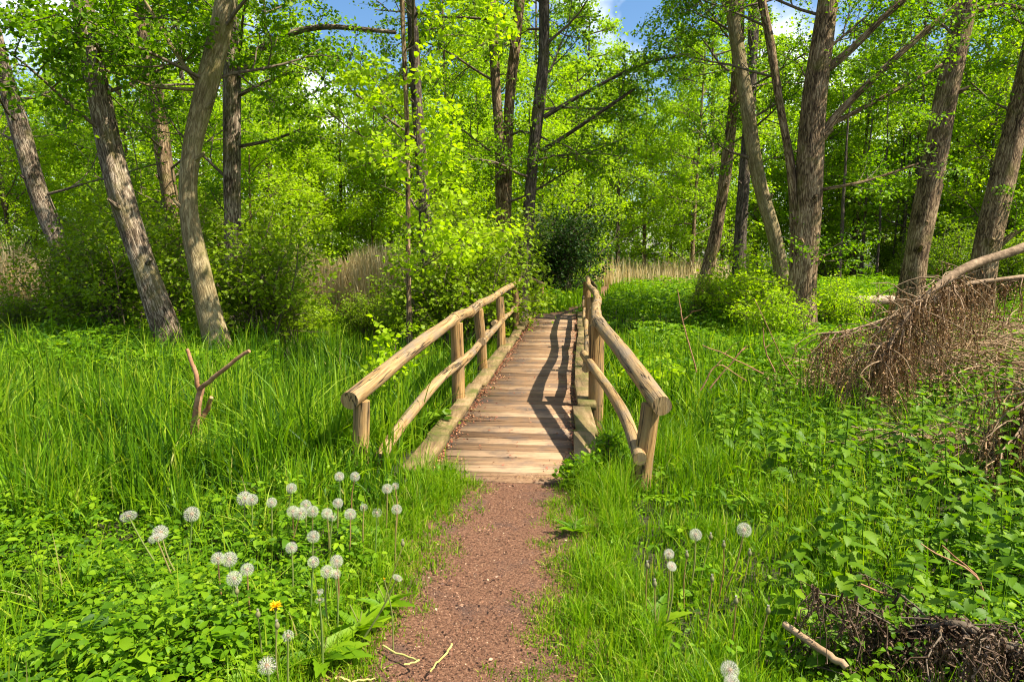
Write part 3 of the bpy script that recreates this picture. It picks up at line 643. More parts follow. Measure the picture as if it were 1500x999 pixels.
BG = [  # px, depth, height, kind
    (-120, 26, 10, 0), (30, 26, 7.6, 2), (95, 30, 8.0, 0), (180, 25, 13, 1), (285, 24, 12, 0), (390, 25, 11, 2), (440, 31, 9.2, 0), (500, 28, 7.6, 2), (570, 30, 8.0, 2), (650, 27, 12, 1), (700, 30, 8, 3),
    (715, 33, 14, 0), (838, 30, 9, 2), (905, 37, 11, 0), (1010, 36, 12, 1), (1100, 48, 15, 0), (1190, 42, 11, 2), (1235, 47, 14, 0), (1300, 48, 15, 1), (1390, 40, 15, 0), (1455, 34, 12, 2), (1540, 36, 14, 1),
    (20, 38, 10, 1), (140, 40, 12.5, 0), (240, 38, 16, 1), (340, 40, 15, 0), (420, 42, 11.5, 1), (510, 42, 9.5, 0), (590, 40, 11, 1), (680, 42, 17, 0), (780, 40, 17, 1), (860, 42, 15, 0), (940, 44, 13, 1), (1030, 40, 16, 0), (1110, 42, 15, 1),
    (1180, 42, 12.5, 0), (1260, 40, 15, 1), (1340, 38, 17, 0), (1430, 40, 17, 1), (1520, 38, 17, 0), (1640, 36, 17, 1), (-100, 36, 15, 1),
    (60, 28, 7, 3), (150, 27, 6.5, 3), (215, 27, 5.5, 3), (300, 21.5, 6.5, 3), (385, 21, 5.6, 3), (465, 28, 6, 3), (540, 28, 6, 3), (640, 27, 6, 3), (690, 28, 6, 3), (800, 28, 7, 3), (865, 45, 9, 3), (975, 46, 10, 3), (1060, 44, 10, 3), (1215, 42, 8, 3), (1260, 44, 9, 3), (1350, 43, 9, 3), (1420, 40, 9, 3), (1490, 34, 7, 3), (1560, 33, 7, 3)]
def where(px):
    for lim, w in ((140, "far left behind the brush pile"), (360, "behind the leaning left trunks"), (600, "below the blue sky gap left of the bridge"), (820, "behind the forked tree by the bridge"),
                   (1010, "beyond the far track"), (1220, "behind the cluster of slim trunks"), (1400, "behind the thickest brown trunk's limbs"), (9999, "at the right edge behind the leaning trunks")):
        if px < lim: return w
for px, d, h, k in BG:
    p = P(px, 400, d)
    kind = ("tall leafy background tree" if d > 34 else "sunlit mid distance tree") if k < 2 else ("lime green bushy tree" if k == 2 else "small bright young tree" if d < 23.5 else "slim bright understorey tree")
    put(k, p[0], d + g.uniform(-1, 1), h, kind + " " + where(px), "background trees " + where(px), g.uniform(0, 6.28))

g = R0(88); mb = MB()                  # the closed far wood: one mass
N = 190000; x = g.uniform(-75, 75, N); y = 56 + 18 * g.random(N); top = 17 + 2.5 * np.sin(x * .31) + 2 * np.sin(x * .83 + 1) - 6.5 * np.exp(-((x + 16) / 6.) ** 2)
z = top * g.random(N); cl = np.sin(x * 1.3 + z * .9) * np.sin(z * 1.7 + y * .8 + x * .4); k = cl > -.6; x, y, z = x[k], y[k], z[k]; N = len(x)
place(mb, 'kite', np.stack([x, y, z], 1), rdir(g, N, .5), unit(g.normal(0, .6, (N, 3)) + [0, -.3, .8]), g.uniform(.2, .42, N), np.clip(g.normal(.5, .22, N), 0, 1))
tag(mb.build("distant_woodland", M['far']), "continuous leafy wood closing the view behind everything", "woodland", kind="stuff")
# thin poles of the far right thicket
g = R0(89)
for k in range(26):
    px = g.uniform(1215, 1500); d = g.uniform(34, 50); p = P(px, 380, d); z0 = float(gh(p[0], p[1]))
    q = np.array([[p[0] + .3 * u * g.normal(0, .3), p[1], z0 - .1 + 10 * u] for u in np.linspace(0, 1, 8)])
    mb = MB(); tube(mb, q, np.linspace(g.uniform(.06, .13), .03, 8), 7, .5, .05, k)
    o = mb.build("bare_pole_tree", M['bark_dark'], smooth=True, origin=q[0]); o.location = tuple(q[0])
    tag(o, "slender dark pole stem in the shady thicket behind the right trunks", "tree", "slender poles of the right thicket")

# ------------------------------------------------------------------ shrubs
def proto_shrub(name, h, rad, nst, leaf, per, mat, seed, kind='kite', kids=(6, 5), lo=.15):
    g = R0(seed); t = thing(name, "-", "shrub", (0, 0, 0)); wood, tips = [], []
    for k in range(nst):
        a = g.uniform(0, 6.28); tilt = g.uniform(.1, 1.1) * rad / h
        grow(wood, tips, np.array([.25 * rad * math.cos(a) * g.random(), .25 * rad * math.sin(a) * g.random(), -.05]), np.array([math.cos(a) * tilt, math.sin(a) * tilt, 1]), h * g.uniform(.6, 1.0), .018, 2, g, up=.05, flat=.9, kids=kids)
    wood_mesh(wood, M['twig'], "stems", t, (0, 0, 0), 4)
    mb = MB(); n = leaf_up(mb, kind, tips, per, leaf, g, spread=.10, nz=.8); mb.build("foliage", M[mat], t)
    print(name, n)
    return t
sh = [proto_shrub("leafy_shrub", 2.0, 1.3, 16, .082, 24, 'shrub', 201), proto_shrub("leafy_shrub", 2.6, 1.1, 14, .085, 22, 'shrub', 202),
      proto_shrub("leafy_shrub", 1.5, 1.1, 12, .080, 24, 'lime', 203), proto_shrub("dark_shrub", 2.2, .9, 22, .07, 30, 'yew', 204)]
su = [False] * 4; SHH = [2.0, 2.6, 1.5, 2.2]
SHR = [ # px, py(base), depth, height, kind, label
    (20, 0, 14.5, .9, 0, "green bush at the left edge in front of the brush pile"),
    (95, 0, 14.8, 2.5, 1, "bush around the foot of the far left leaning trunk"),
    (175, 0, 14.2, 2.5, 0, "shady bush left of the thick grey leaning trunk"),
    (235, 0, 15.5, 3.2, 1, "tall bush seen between the two leaning left trunks"),
    (370, 0, 13.2, 2.5, 0, "dark rounded bush just right of the pale bowed trunk"),
    (418, 0, 13.8, 1.7, 1, "dark bush right of the pale bowed trunk, in front of the reeds"),
    (460, 0, 15.5, .9, 2, "low lime bush in front of the golden reeds"),
    (535, 0, 14.5, 1.1, 0, "bush at the left end of the thicket beside the bridge"),
    (600, 0, 13.8, 1.5, 1, "bush under the thin sapling beside the bridge"),
    (655, 0, 13.5, 2.5, 0, "bush against the dark half hidden trunk by the bridge"),
    (705, 0, 14.6, 3.0, 1, "tall bush touching the bridge's left handrail"),
    (735, 0, 19.5, 2.6, 1, "bush at the foot of the forked tree"),
    (828, 0, 23.5, 3.3, 3, "very dark dense evergreen shrub beyond the bridge"),
    (800, 0, 25, 2.6, 3, "small dark shrub left of the dense evergreen shrub"),
    (1048, 0, 16.5, 1.2, 0, "low bush at the foot of the slim leaning trunk right of the track"),
    (1105, 0, 15.6, 1.9, 2, "bright sapling bush between the slim trunks"),
    (1140, 0, 13.4, 1.2, 2, "bright bush in front of the thickest trunk's foot"),
    (1228, 0, 15.8, 1.2, 2, "lime bush right of the thickest brown trunk"),
    (1300, 0, 40, 2.6, 0, "bush at the back of the sunny clearing on the right"),
    (1390, 0, 21, 2.4, 1, "bush between the two leaning right trunks"),
    (1490, 0, 19, 2.2, 0, "bush at the right edge behind the dead branch"),
    (310, 0, 19, 3.4, 0, "broad shady bush behind the pale bowed trunk"),
    (1350, 0, 34, 2.6, 1, "shady bush behind the straight thick right trunk"),
    (1215, 0, 40, 2.6, 2, "lime bush behind the sunny clearing"),
]
g = R0(99)
for px, _, d, h, k, lab in SHR:
    x = P(px, 400, d)[0]; z = float(gh(x, d)); sc = h / SHH[k]; rz = g.uniform(0, 6.28)
    if not su[k]:
        su[k] = True; o = sh[k]; o.location = (x, d, z); o.rotation_euler = (0, 0, rz); o.scale = (sc,) * 3; o["label"] = lab; o["group"] = "bushes under the trees"
    else: copy_thing(sh[k], (x, d, z), rz, sc, lab, "bushes under the trees")

# ------------------------------------------------------------------ reeds
g = R0(31); mb = MB()
def reeds(x0, x1, d0, d1, N, h0, h1):
    d = g.uniform(d0, d1, N); x = (g.uniform(x0, x1, N) - 750) / 1000 * d; h = g.uniform(h0, h1, N) * (.75 + .3 * np.sin(x * 2.1 + d) * np.sin(x * .8 + 1)); a = g.uniform(0, 6.28, N)
    blades(mb, np.stack([x, d, gh(x, d)], 1), h, np.stack([np.cos(a), np.sin(a)], 1), h * g.uniform(.03, .25, N), g.uniform(.02, .05, N), g.random(N), 3, g)
reeds(-150, 330, 18.5, 23, 9000, 1.0, 2.2); reeds(400, 640, 17, 22, 8000, 1.1, 2.1); reeds(870, 1070, 31, 44, 3600, .7, 1.7)
tag(mb.build("dry_reeds", M['reed']), "golden dry reed belts behind the bushes", "reeds", kind="stuff")

# ------------------------------------------------------------------ grass and ground cover
def scatter_xy(g, N, d0, d1, p=1.0, margin=1.2):
    u = g.random(N)
    d = (d0 ** (1 - p) + u * (d1 ** (1 - p) - d0 ** (1 - p))) ** (1 / (1 - p)) if p != 1 else d0 * (d1 / d0) ** u
    x = (g.random(N) * 2 - 1) * (d * .80 + margin)
    return x, d
def on_bridge(x, y, m=.0):
    s, l = bridge_uv(x, y); return (s > -.03) & (s < BLEN + .1) & (np.abs(l) < HW + .26 + m)
def fields(x, y):
    """tall sedge / lawn / nettle weights"""
    pd = path_dist(x, y)
    left = x < path_x(y)
    s, l = bridge_uv(x, y)
    tall = np.where(left, sstep(3.5, 4.5, y + .25 * gnoise(x * 2, y * 2)) * sstep(14, 11, y), sstep(5.0, 8.0, y) * sstep(3.2, 1.6, x - .2 * y) * sstep(15, 12, y))
    bor = 1.25 + .12 * (y - 2)
    net = np.where(left, 0, sstep(bor, bor + .8, x - .25 * np.sin(y * 1.9)) * sstep(12, 9.5, y))
    herb = np.where(left, sstep(4.4, 3.5, y + .25 * gnoise(x * 2, y * 2)) * sstep(.1, .5, pd), 0)
    return pd, tall, net, herb
g = R0(41); mbg, mbs = MB(), MB()
N = 300000; x, y = scatter_xy(g, N, 1.7, 16, 1.05)
pd, tall, net, herb = fields(x, y)
s_, l_ = bridge_uv(x, y)
under = on_bridge(x, y)
keep = (pd > -.06 + .10 * g.random(N)) & ~under
keep &= g.random(N) < np.clip(.30 + .9 * tall + .75 * (1 - net) * (1 - herb), 0, 1) * np.clip(1 - .72 * net, 0, 1) * np.clip(1 - .6 * herb, 0, 1)
clump = .5 + .5 * np.sin(x * 5.1 + 2 * np.sin(y * 3.3)) * np.sin(y * 4.7 + 1.5 * np.sin(x * 2.9))
pock = sstep(-.45, -.75, np.sin(x * 2.3 + 1.7 * np.sin(y * 1.9)) * np.sin(y * 2.9 + 1.3 * np.sin(x * 1.6)))
keep &= g.random(N) < (.30 + .70 * clump) * (1 - .85 * pock * (x < -.6)) * (1 - .40 * tall)
x, y, pd, tall, net, herb, clump = (a[keep] for a in (x, y, pd, tall, net, herb, clump)); N = len(x)
edge = sstep(0, .75, pd)
h = (.055 + .20 * edge + .40 * tall * edge + .07 * herb + .10 * net) * g.uniform(.55, 1.25, N) * (.5 + .8 * clump)
h *= (1 - .62 * np.exp(-((x + 1.05) / .6) ** 2 - ((y - 4.25) / .7) ** 2)) * (1 - .65 * np.exp(-((x + 2.55) / .45) ** 2 - ((y - 5.2) / .6) ** 2))
h *= 1 - .5 * np.exp(-((x - .95) / .45) ** 2 - ((y - 4.15) / .6) ** 2)
h *= np.where((x > .3) & (y < 6), .85 + .3 * sstep(3.4, 4.6, y), 1.0)
a = g.uniform(0, 6.28, N); lean = h * np.abs(g.normal(.25, .42, N))
w = (.0035 + .0055 * g.random(N) ** 1.5) * (1 + .06 * y) * (1 + .95 * tall)
base = np.stack([x, y, gh(x, y) - .01], 1); ld = np.stack([np.cos(a), np.sin(a)], 1)
mott = np.sin(x * 1.9 + 1.5 * np.sin(y * 1.3)) * np.sin(y * 2.3 + 1.2 * np.sin(x * 2.1))
r = np.clip(g.normal(.45, .27, N) + .12 * mott + .16 * (1 - edge) - .12 * tall + .05 * (clump - .5), 0, .9); dryb = g.random(N) < .035 + .05 * (1 - edge); r[dryb] = g.uniform(.9, 1, dryb.sum())
sed = tall * .75 > g.random(N)
near = y < 7
for mbx, sel in ((mbg, ~sed), (mbs, sed)):
    for nr, seg in ((near, 4), (~near, 3)):
        k = sel & nr; blades(mbx, base[k], h[k], ld[k], lean[k], w[k], r[k], seg, g)
Ne = 60000; xe = None
ye = 1.7 + 3.2 * g.random(Ne); xe = path_x(ye) + g.uniform(-1.0, 1.0, Ne); pe = path_dist(xe, ye)
tuft = .5 + .5 * np.sin(xe * 17 + 2 * np.sin(ye * 9)) * np.sin(ye * 13 + 2 * np.sin(xe * 11))
ke = (pe > -.10 + .12 * g.random(Ne) - .08 * tuft) & (pe < .45) & ~on_bridge(xe, ye) & (g.random(Ne) < .15 + .85 * tuft)
xe, ye, pe, tuft = xe[ke], ye[ke], pe[ke], tuft[ke]; Ne = len(xe); ae = g.uniform(0, 6.28, Ne)
he = (.035 + .16 * sstep(-.05, .4, pe) + .12 * sstep(3.7, 4.5, ye) * sstep(0, .25, pe)) * g.uniform(.5, 1.25, Ne) * (.6 + .6 * tuft)
re_ = np.clip(g.normal(.58, .2, Ne), 0, .9); dr = g.random(Ne) < .05; re_[dr] = g.uniform(.9, 1, dr.sum())
blades(mbg, np.stack([xe, ye, gh(xe, ye) - .005], 1), he, np.stack([np.cos(ae), np.sin(ae)], 1), he * np.abs(g.normal(.35, .4, Ne)), .003 + .004 * g.random(Ne), re_, 4, g)
tag(mbg.build("grass", M['grass']), "short bright green grass beside the path", "grass", kind="stuff")
tag(mbs.build("tall_grass", M['sedge']), "tall dark green sedge growing around the bridge", "grass", kind="stuff")
print("blades", N)
g = R0(42); mb = MB()                  # far meadow grass
N = 90000; x, y = scatter_xy(g, N, 14, 60, 1.0, 3); k = (path_dist(x, y) > 0) & ~on_bridge(x, y); x, y = x[k], y[k]; N = len(x)
a = g.uniform(0, 6.28, N); h = g.uniform(.15, .45, N) * (1 + .3 * np.sin(x * .9) * np.sin(y * .7))
blades(mb, np.stack([x, y, gh(x, y)], 1), h, np.stack([np.cos(a), np.sin(a)], 1), h * .4 * g.random(N), .012 + .0012 * y, np.clip(g.normal(.5, .2, N), 0, .9), 2, g)
tag(mb.build("meadow_grass", M['grass']), "sunlit meadow grass under the trees beyond the bridge", "grass", kind="stuff")

g = R0(43); mb = MB()                  # leafy ground cover, three leaflets to a stalk
def leaflets(x, y, z, size, wide=1.0, kind='leaf', r=None, n=3):
    N = len(x); a0 = g.uniform(0, 6.28, N); org = np.stack([x, y, z], 1); rr = g.normal(.5, .2, N) if r is None else r
    for k in range(n):
        a = a0 + k * 2 * np.pi / n * (.8 if n == 3 else 1) + g.normal(0, .2, N)
        X = np.stack([np.cos(a), np.sin(a), g.uniform(-.6, .35, N)], 1)
        place(mb, kind, org + .012 * X, X, unit(g.normal(0, .36, (N, 3)) + [0, 0, 1]), size * g.uniform(.7, 1.3, N), np.clip(rr + g.normal(0, .12, N), 0, 1), wide)
N = 60000; x, y = scatter_xy(g, N, 1.7, 9, 1.1); pd, tall, net, herb = fields(x, y)
k = (pd > .02) & ~on_bridge(x, y, .05) & (g.random(N) < np.clip(.95 * herb + .35 * net + .06 + .12 * (x > 0) * (y > 4), 0, 1) * (1 - .7 * tall) * (.3 + .7 * sstep(.05, .35, pd)))
x, y, pd, net = x[k], y[k], pd[k], net[k]; N = len(x)
hh = (.03 + .20 * sstep(0, .7, pd)) * g.uniform(.3, 1.15, N)
hh *= .75 + .45 * np.sin(x * 3.1 + 1.2 * np.sin(y * 4)) * np.sin(y * 3.7 + x)
sz = (.018 + .045 * g.random(N) ** 2.2) * (.6 + .4 * sstep(0, .5, pd)); tp = g.random(N)
for lo_, hi_, wd_, nn_ in ((0, .5, .9, 3), (.5, .8, .6, 5), (.8, 1.01, .75, 3)):
    q_ = (tp >= lo_) & (tp < hi_); leaflets(x[q_], y[q_], gh(x[q_], y[q_]) + hh[q_], sz[q_], wd_, 'leaf', None, nn_)
print("herb stalks", N)
tag(mb.build("ground_cover", M['herb']), "bright green leafy herbs carpeting the ground beside the path", "ground cover", kind="stuff")
mb = MB()                              # herbs on the banks beyond the bridge
N = 60000; x, y = scatter_xy(g, N, 9, 34, .8, 2); pd, tall, net, herb = fields(x, y); s_, l_ = bridge_uv(x, y)
k = (pd > .05) & ~on_bridge(x, y, .05) & ((s_ > 11.0) | (x > .2 * y - .3) | (x < -.35 * y)); x, y, pd = x[k], y[k], pd[k]; N = len(x)
hh = (.08 + .38 * sstep(0, 1.2, pd)) * g.uniform(.2, 1.1, N) * (1 - .65 * np.exp(-((x - 9.2) / 3.2) ** 4 - ((y - 14.8) / 2.2) ** 4)) * (1 + .35 * np.sin(x * 1.7) * np.sin(y * 1.3))
leaflets(x, y, gh(x, y) + hh, .05 + .004 * y * g.random(N), 1.0, 'kite')
tag(mb.build("ground_cover", M['herb']), "lush herbs covering the banks beyond the bridge", "ground cover", kind="stuff")

# ------------------------------------------------------------------ nettles
def nettle(seed, h):
    g = R0(seed); t = thing("nettle", "-", "nettle", (0, 0, 0))
    n = 7; u = np.linspace(0, 1, n); p = np.stack([.05 * np.sin(2 * u + seed) * h, .05 * np.sin(2.4 * u + 2 * seed) * h, u * h], 1)
    mb = MB(); tube(mb, p, .004 * (1 - .6 * u) + .001, 6, .5); mb.build("stem", M['nettle'], t, smooth=True)
    mb = MB(); k = 0; z = .18; org, X, sz = [], [], []
    while z < 1.0:
        q = np.array([np.interp(z, u, p[:, i]) for i in range(3)])
        for s in (0, 1):
            a = k * np.pi / 2 + s * np.pi + g.normal(0, .25) + seed; org.append(q + .012 * np.array([math.cos(a), math.sin(a), .3])); X.append((math.cos(a), math.sin(a), g.uniform(-.55, .1) + .7 * max(0, z - .8)))
            sz.append(.15 * (1.15 - z * .70) * g.uniform(.8, 1.15))
        z += .135 - .05 * z; k += 1
    for s in range(4): a = s * 1.57; org.append(p[-1]); X.append((math.cos(a), math.sin(a), .6)); sz.append(.055)
    N = len(org); place(mb, 'saw', np.array(org), np.array(X), unit(g.normal(0, .18, (N, 3)) + [0, 0, 1]), np.array(sz), np.clip(g.normal(.5, .2, N), 0, 1), 1.0)
    mb.build("leaves", M['nettle'], t)
    return t
nt = [nettle(301 + k, h) for k, h in enumerate((.42, .5, .36, .55, .46))]; nh = [False] * 5
g = R0(44); cnt = 0; spots = []
while len(spots) < 270:
    d = 2.1 * (9.0 / 2.1) ** g.random(); x = g.uniform(.9, .82 * d + 1.0)
    _, _, net, _ = fields(np.array([x]), np.array([d]))
    if d < 3.0 and 750 + x / d * 1000 > 1230 and (g.random() < .55 or d < 2.4): continue
    if g.random() < net[0] and all((x - a) ** 2 + (d - b) ** 2 > (.02 + .006 * d) for a, b in spots): spots.append((x, d))
spots.sort(key=lambda q: q[1])
for i_, (x, d) in enumerate(spots):
    k = int(g.integers(0, 5)); sc = g.uniform(.75, 1.1) * (1 if d > 3 else .85); rz = g.uniform(0, 6.28); loc = (x, d, float(gh(x, d)))
    lab = "broad leaved nettle stem in the dense nettle bed right of the path"; grp = "nettles right of the path"
    if not nh[k]:
        nh[k] = True; o = nt[k]; o.location = loc; o.rotation_euler = (0, 0, rz); o.scale = (sc,) * 3; o["label"] = lab; o["group"] = grp
    else: copy_thing(nt[k], loc, rz, sc, lab, grp)

# ------------------------------------------------------------------ dandelions
def fluff(seed=7, keep=1.0, side=0.0):
    g = R0(seed); mb = MB(); N = 120
    i = np.arange(N) + .5; ph = np.arccos(1 - 2 * i / N * .93); th = np.pi * (1 + 5 ** .5) * i
    D = np.stack([np.cos(th) * np.sin(ph), np.sin(th) * np.sin(ph), np.cos(ph)], 1)
    kp = (g.random(N) < keep) & (D[:, 0] * side < .25); D = D[kp]; N = len(D)
    A = unit(np.cross(D, [0.3, .2, 1])); B = np.cross(D, A)
    for a, b, l0, l1, w in ((A, B, .15, .80, .012),):
        V = np.stack([D * l0 - a * w, D * l0 + a * w, D * l1 + a * w, D * l1 - a * w], 1); k = np.arange(N)[:, None] * 4
        mb.add(V.reshape(-1, 3), k + np.arange(4)[None], .2)
    H = 6
    for k in range(H):
        a = k * 2 * np.pi / H; e = A * math.cos(a) + B * math.sin(a); f = np.cross(D, e)
        tip = D * 1.0 + e * .24 + g.normal(0, .03, (N, 3)); b0 = D * .78
        V = np.stack([b0 - f * .011, b0 + f * .011, tip], 1); j = np.arange(N)[:, None] * 3
        mb.add(V.reshape(-1, 3), j + np.arange(3)[None], np.repeat(g.uniform(.5, 1, N), 3))
    me = mb.build("seed_head", M['pappus'])
    mb = MB(); u = np.linspace(0, 1, 8); tube(mb, np.stack([0 * u, 0 * u, -.28 + .56 * u], 1), .28 * np.sqrt(np.clip(1 - (2 * u - 1) ** 2, .01, 1)), 10)
    co = mb.build("seed_core", M['core'], smooth=True)
    return me, co
HEADS = {'full': fluff(), 'sparse': fluff(8, .5), 'ragged': fluff(9, .7, 1.0)}; first_fl = {k: True for k in HEADS}
D_ = [ # px, py, diameter px, depth, foot px, foot py, tilt, label
    (188, 756, 23, 3.30, 250, 885, -.9, "leftmost dandelion clock, flattened and tilted on a long curved stem"),
    (229, 788, 22, 3.15, 272, 895, -.6, "lower left half of the doubled dandelion clock near the left"),
    (235, 780, 22, 3.22, 290, 890, -.3, "upper right half of the doubled dandelion clock near the left"),
    (281, 753, 22, 3.35, 268, 850, 0, "lone round dandelion clock between the doubled one and the twin clocks"),
    (358, 730, 21, 3.55, 355, 850, 0, "left dandelion clock of the high touching pair in tall grass"),
    (369, 732, 17, 3.62, 368, 840, .2, "right smaller dandelion clock of the high touching pair"),
    (398, 736, 15, 3.65, 398, 830, 0, "small dandelion clock right of the high touching pair"),
    (427, 715, 15, 3.80, 420, 800, 0, "small dandelion clock standing highest above the central row"),
    (429, 749, 17, 3.55, 428, 840, -.1, "left end dandelion clock of the tight central row"),
    (440, 752, 19, 3.45, 420, 850, .1, "front white dandelion clock of the tight central row"),
    (448, 740, 16, 3.65, 448, 830, 0, "rear dandelion clock peeking over the tight central row"),
    (458, 749, 17, 3.55, 458, 830, .1, "right end dandelion clock of the tight central row"),
    (479, 752, 16, 3.55, 480, 830, 0, "left of two overlapping dandelion clocks right of the central row"),
    (487, 757, 13, 3.60, 486, 830, .3, "small ragged dandelion clock tucked under its left neighbour"),
    (495, 737, 15, 3.70, 495, 820, 0, "dandelion clock just above and right of the overlapping two"),
    (513, 753, 17, 3.55, 508, 860, 0, "dandelion clock with a long reddish stem right of the overlapping two"),
    (497, 698, 14, 4.05, 497, 780, 0, "left of two far dandelion clocks highest in the group"),
    (520, 698, 14, 4.05, 518, 780, .1, "right of two far dandelion clocks, above a leaf"),
    (567, 716, 15, 3.90, 564, 790, 0, "dandelion clock nearest the bridge's left kerb"),
    (579, 712, 11, 4.05, 578, 780, .2, "faint tiny dandelion clock behind the one nearest the kerb"),
    (533, 743, 11, 3.70, 533, 820, .2, "small worn dandelion clock left of the sparse pair by the path"),
    (552, 751, 14, 3.65, 548, 830, .4, "half blown dandelion clock between two others by the path"),
    (581, 746, 15, 3.65, 578, 820, .1, "dandelion clock at the right end of the row, nearest the path"),
    (459, 786, 18, 3.25, 460, 860, 0, "dandelion clock directly below the tight central row"),
    (427, 802, 17, 3.25, 425, 880, 0, "dandelion clock alone left below the central row"),
    (459, 823, 17, 3.05, 455, 900, 0, "dandelion clock left of the lower tight cluster"),
    (493, 822, 19, 3.05, 490, 915, 0, "top dandelion clock of the lower tight cluster"),
    (479, 837, 19, 2.98, 486, 920, -.2, "left front dandelion clock of the lower tight cluster"),
    (492, 840, 15, 3.05, 492, 920, .4, "brownish dandelion clock at the right back of the lower tight cluster"),
    (319, 818, 19, 3.10, 335, 900, -.2, "left dandelion clock of the low twin pair"),
    (336, 819, 22, 3.05, 330, 900, 0, "right larger dandelion clock of the low twin pair"),
    (362, 834, 19, 3.02, 370, 905, 0, "dandelion clock to the right below the low twin pair"),
    (343, 847, 22, 2.95, 332, 920, -.1, "lowest dandelion clock of the four around the low twin pair"),
    (467, 868, 15, 2.90, 470, 930, .8, "shaggy dandelion clock with its upper side collapsed"),
    (468, 879, 14, 2.88, 470, 930, -.8, "drooping ragged dandelion clock under the shaggy one"),
    (422, 931, 17, 2.62, 420, 985, 0, "sparse dandelion clock below the yellow flower"),
    (391, 975, 27, 2.48, 395, 1020, .1, "large thin dandelion clock at the bottom left of the photo"),
    (582, 846, 15, 3.00, 515, 905, .7, "flattened dandelion clock leaning over the edge of the path"),
    (1019, 783, 18, 3.25, 1008, 870, 0, "left of the two round dandelion clocks right of the path"),
    (1090, 776, 21, 3.25, 1058, 890, 0, "right of the two round dandelion clocks right of the path"),
    (980, 811, 15, 3.12, 975, 900, 0, "greenish dandelion clock just above the hooked side on one"),
    (984, 829, 15, 3.05, 970, 940, 1.2, "side on flattened dandelion clock on a hooked pale stem"),
    (1069, 981, 27, 2.45, 1072, 1040, 0, "large dandelion clock at the bottom edge right of the path"),
    (1072, 1000, 24, 2.40, 1068, 1050, .1, "dandelion clock cut by the bottom edge under the large one"),
]
g = R0(71)
def dstem(t, base, foot, top, r, rn):
    mid = (foot + top) / 2 + np.array([(top - foot)[0] * .12 + g.normal(0, .01), g.normal(0, .01), .02])
    mb = MB(); p = spline([foot, mid, top], 10); tube(mb, p, np.linspace(r * 1.1, r * .8, 10), 6, rn); mb.build("stem", M['dstem'], t, smooth=True, origin=base)
    return p
for px, py, dp, d, fx, fy, tilt, lab in D_:
    r_ = ray(px, py); d = min(d, (CAM_H - .30) / (-r_[2] / r_[1]))
    top = P(px, py, d); foot = P(fx, fy, d); foot[2] = float(gh(foot[0], d)) - .01; rad = dp * d / FPX / 2 * 1.12
    t = thing("dandelion_clock", lab, "dandelion", foot, "dandelion clocks left of the path" if px < 700 else "dandelion clocks right of the path")
    p = dstem(t, foot, foot, top, .0042, g.random())
    dv = Vector(unit(p[-1] - p[-2])); rot = dv.to_track_quat('Z', 'Y').to_euler(); rot.y += tilt * .6
    st = 'ragged' if any(w in lab for w in ("ragged", "half blown", "shaggy")) else ('sparse' if any(w in lab for w in ("sparse", "worn", "faint", "brownish", "thin ")) else 'full')
    fl, core = HEADS[st]; a = fl if first_fl[st] else fl.copy(); b = core if first_fl[st] else core.copy()
    if not first_fl[st]: COL.objects.link(a); COL.objects.link(b)
    first_fl[st] = False
    a.parent = t; a.location = tuple(top - foot); a.rotation_euler = rot; a.scale = (rad, rad, rad * (1 if abs(tilt) < .5 else .62))
    b.parent = a; b.location = (0, 0, 0); b.scale = (1, 1, 1)
# yellow flower
def dandelion_flower(px, py, dp, d, fx, lab, closed=False):
    r_ = ray(px, py); d = min(d, (CAM_H - .30) / (-r_[2] / r_[1]))
    top = P(px, py, d); foot = P(fx, py + 60, d); foot[2] = float(gh(foot[0], d)); t = thing("dandelion_flower", lab, "dandelion", foot, None); dstem(t, foot, foot, top, .003, .3)
    mb = MB(); n = 70; rad = dp * d / FPX / 2
    a = g.uniform(0, 6.28, n); el = g.uniform(.15, 1.2, n) if not closed else g.uniform(1.1, 1.5, n); X = np.stack([np.cos(a) * np.cos(el), np.sin(a) * np.cos(el), np.sin(el)], 1)
    place(mb, 'leaf', np.broadcast_to(top, (n, 3)) + 0, X, rdir(g, n) * .3 + [0, 0, 1], rad * g.uniform(.8, 1.1, n), g.random(n), .35)
    mb.build("petals", M['petal'], t, origin=foot)
    mb = MB(); u = np.linspace(0, 1, 6); tube(mb, np.stack([top[0] + 0 * u, top[1] + 0 * u, top[2] - .4 * rad + u * .5 * rad], 1), rad * (.15 + .25 * u), 8); mb.build("sepals", M['sepal'], t, smooth=True, origin=foot)
dandelion_flower(404, 890, 24, 2.75, 400, "open yellow dandelion flower among the white clocks")
dandelion_flower(563, 850, 9, 3.0, 575, "small half closed orange yellow dandelion bud by the path edge", True)
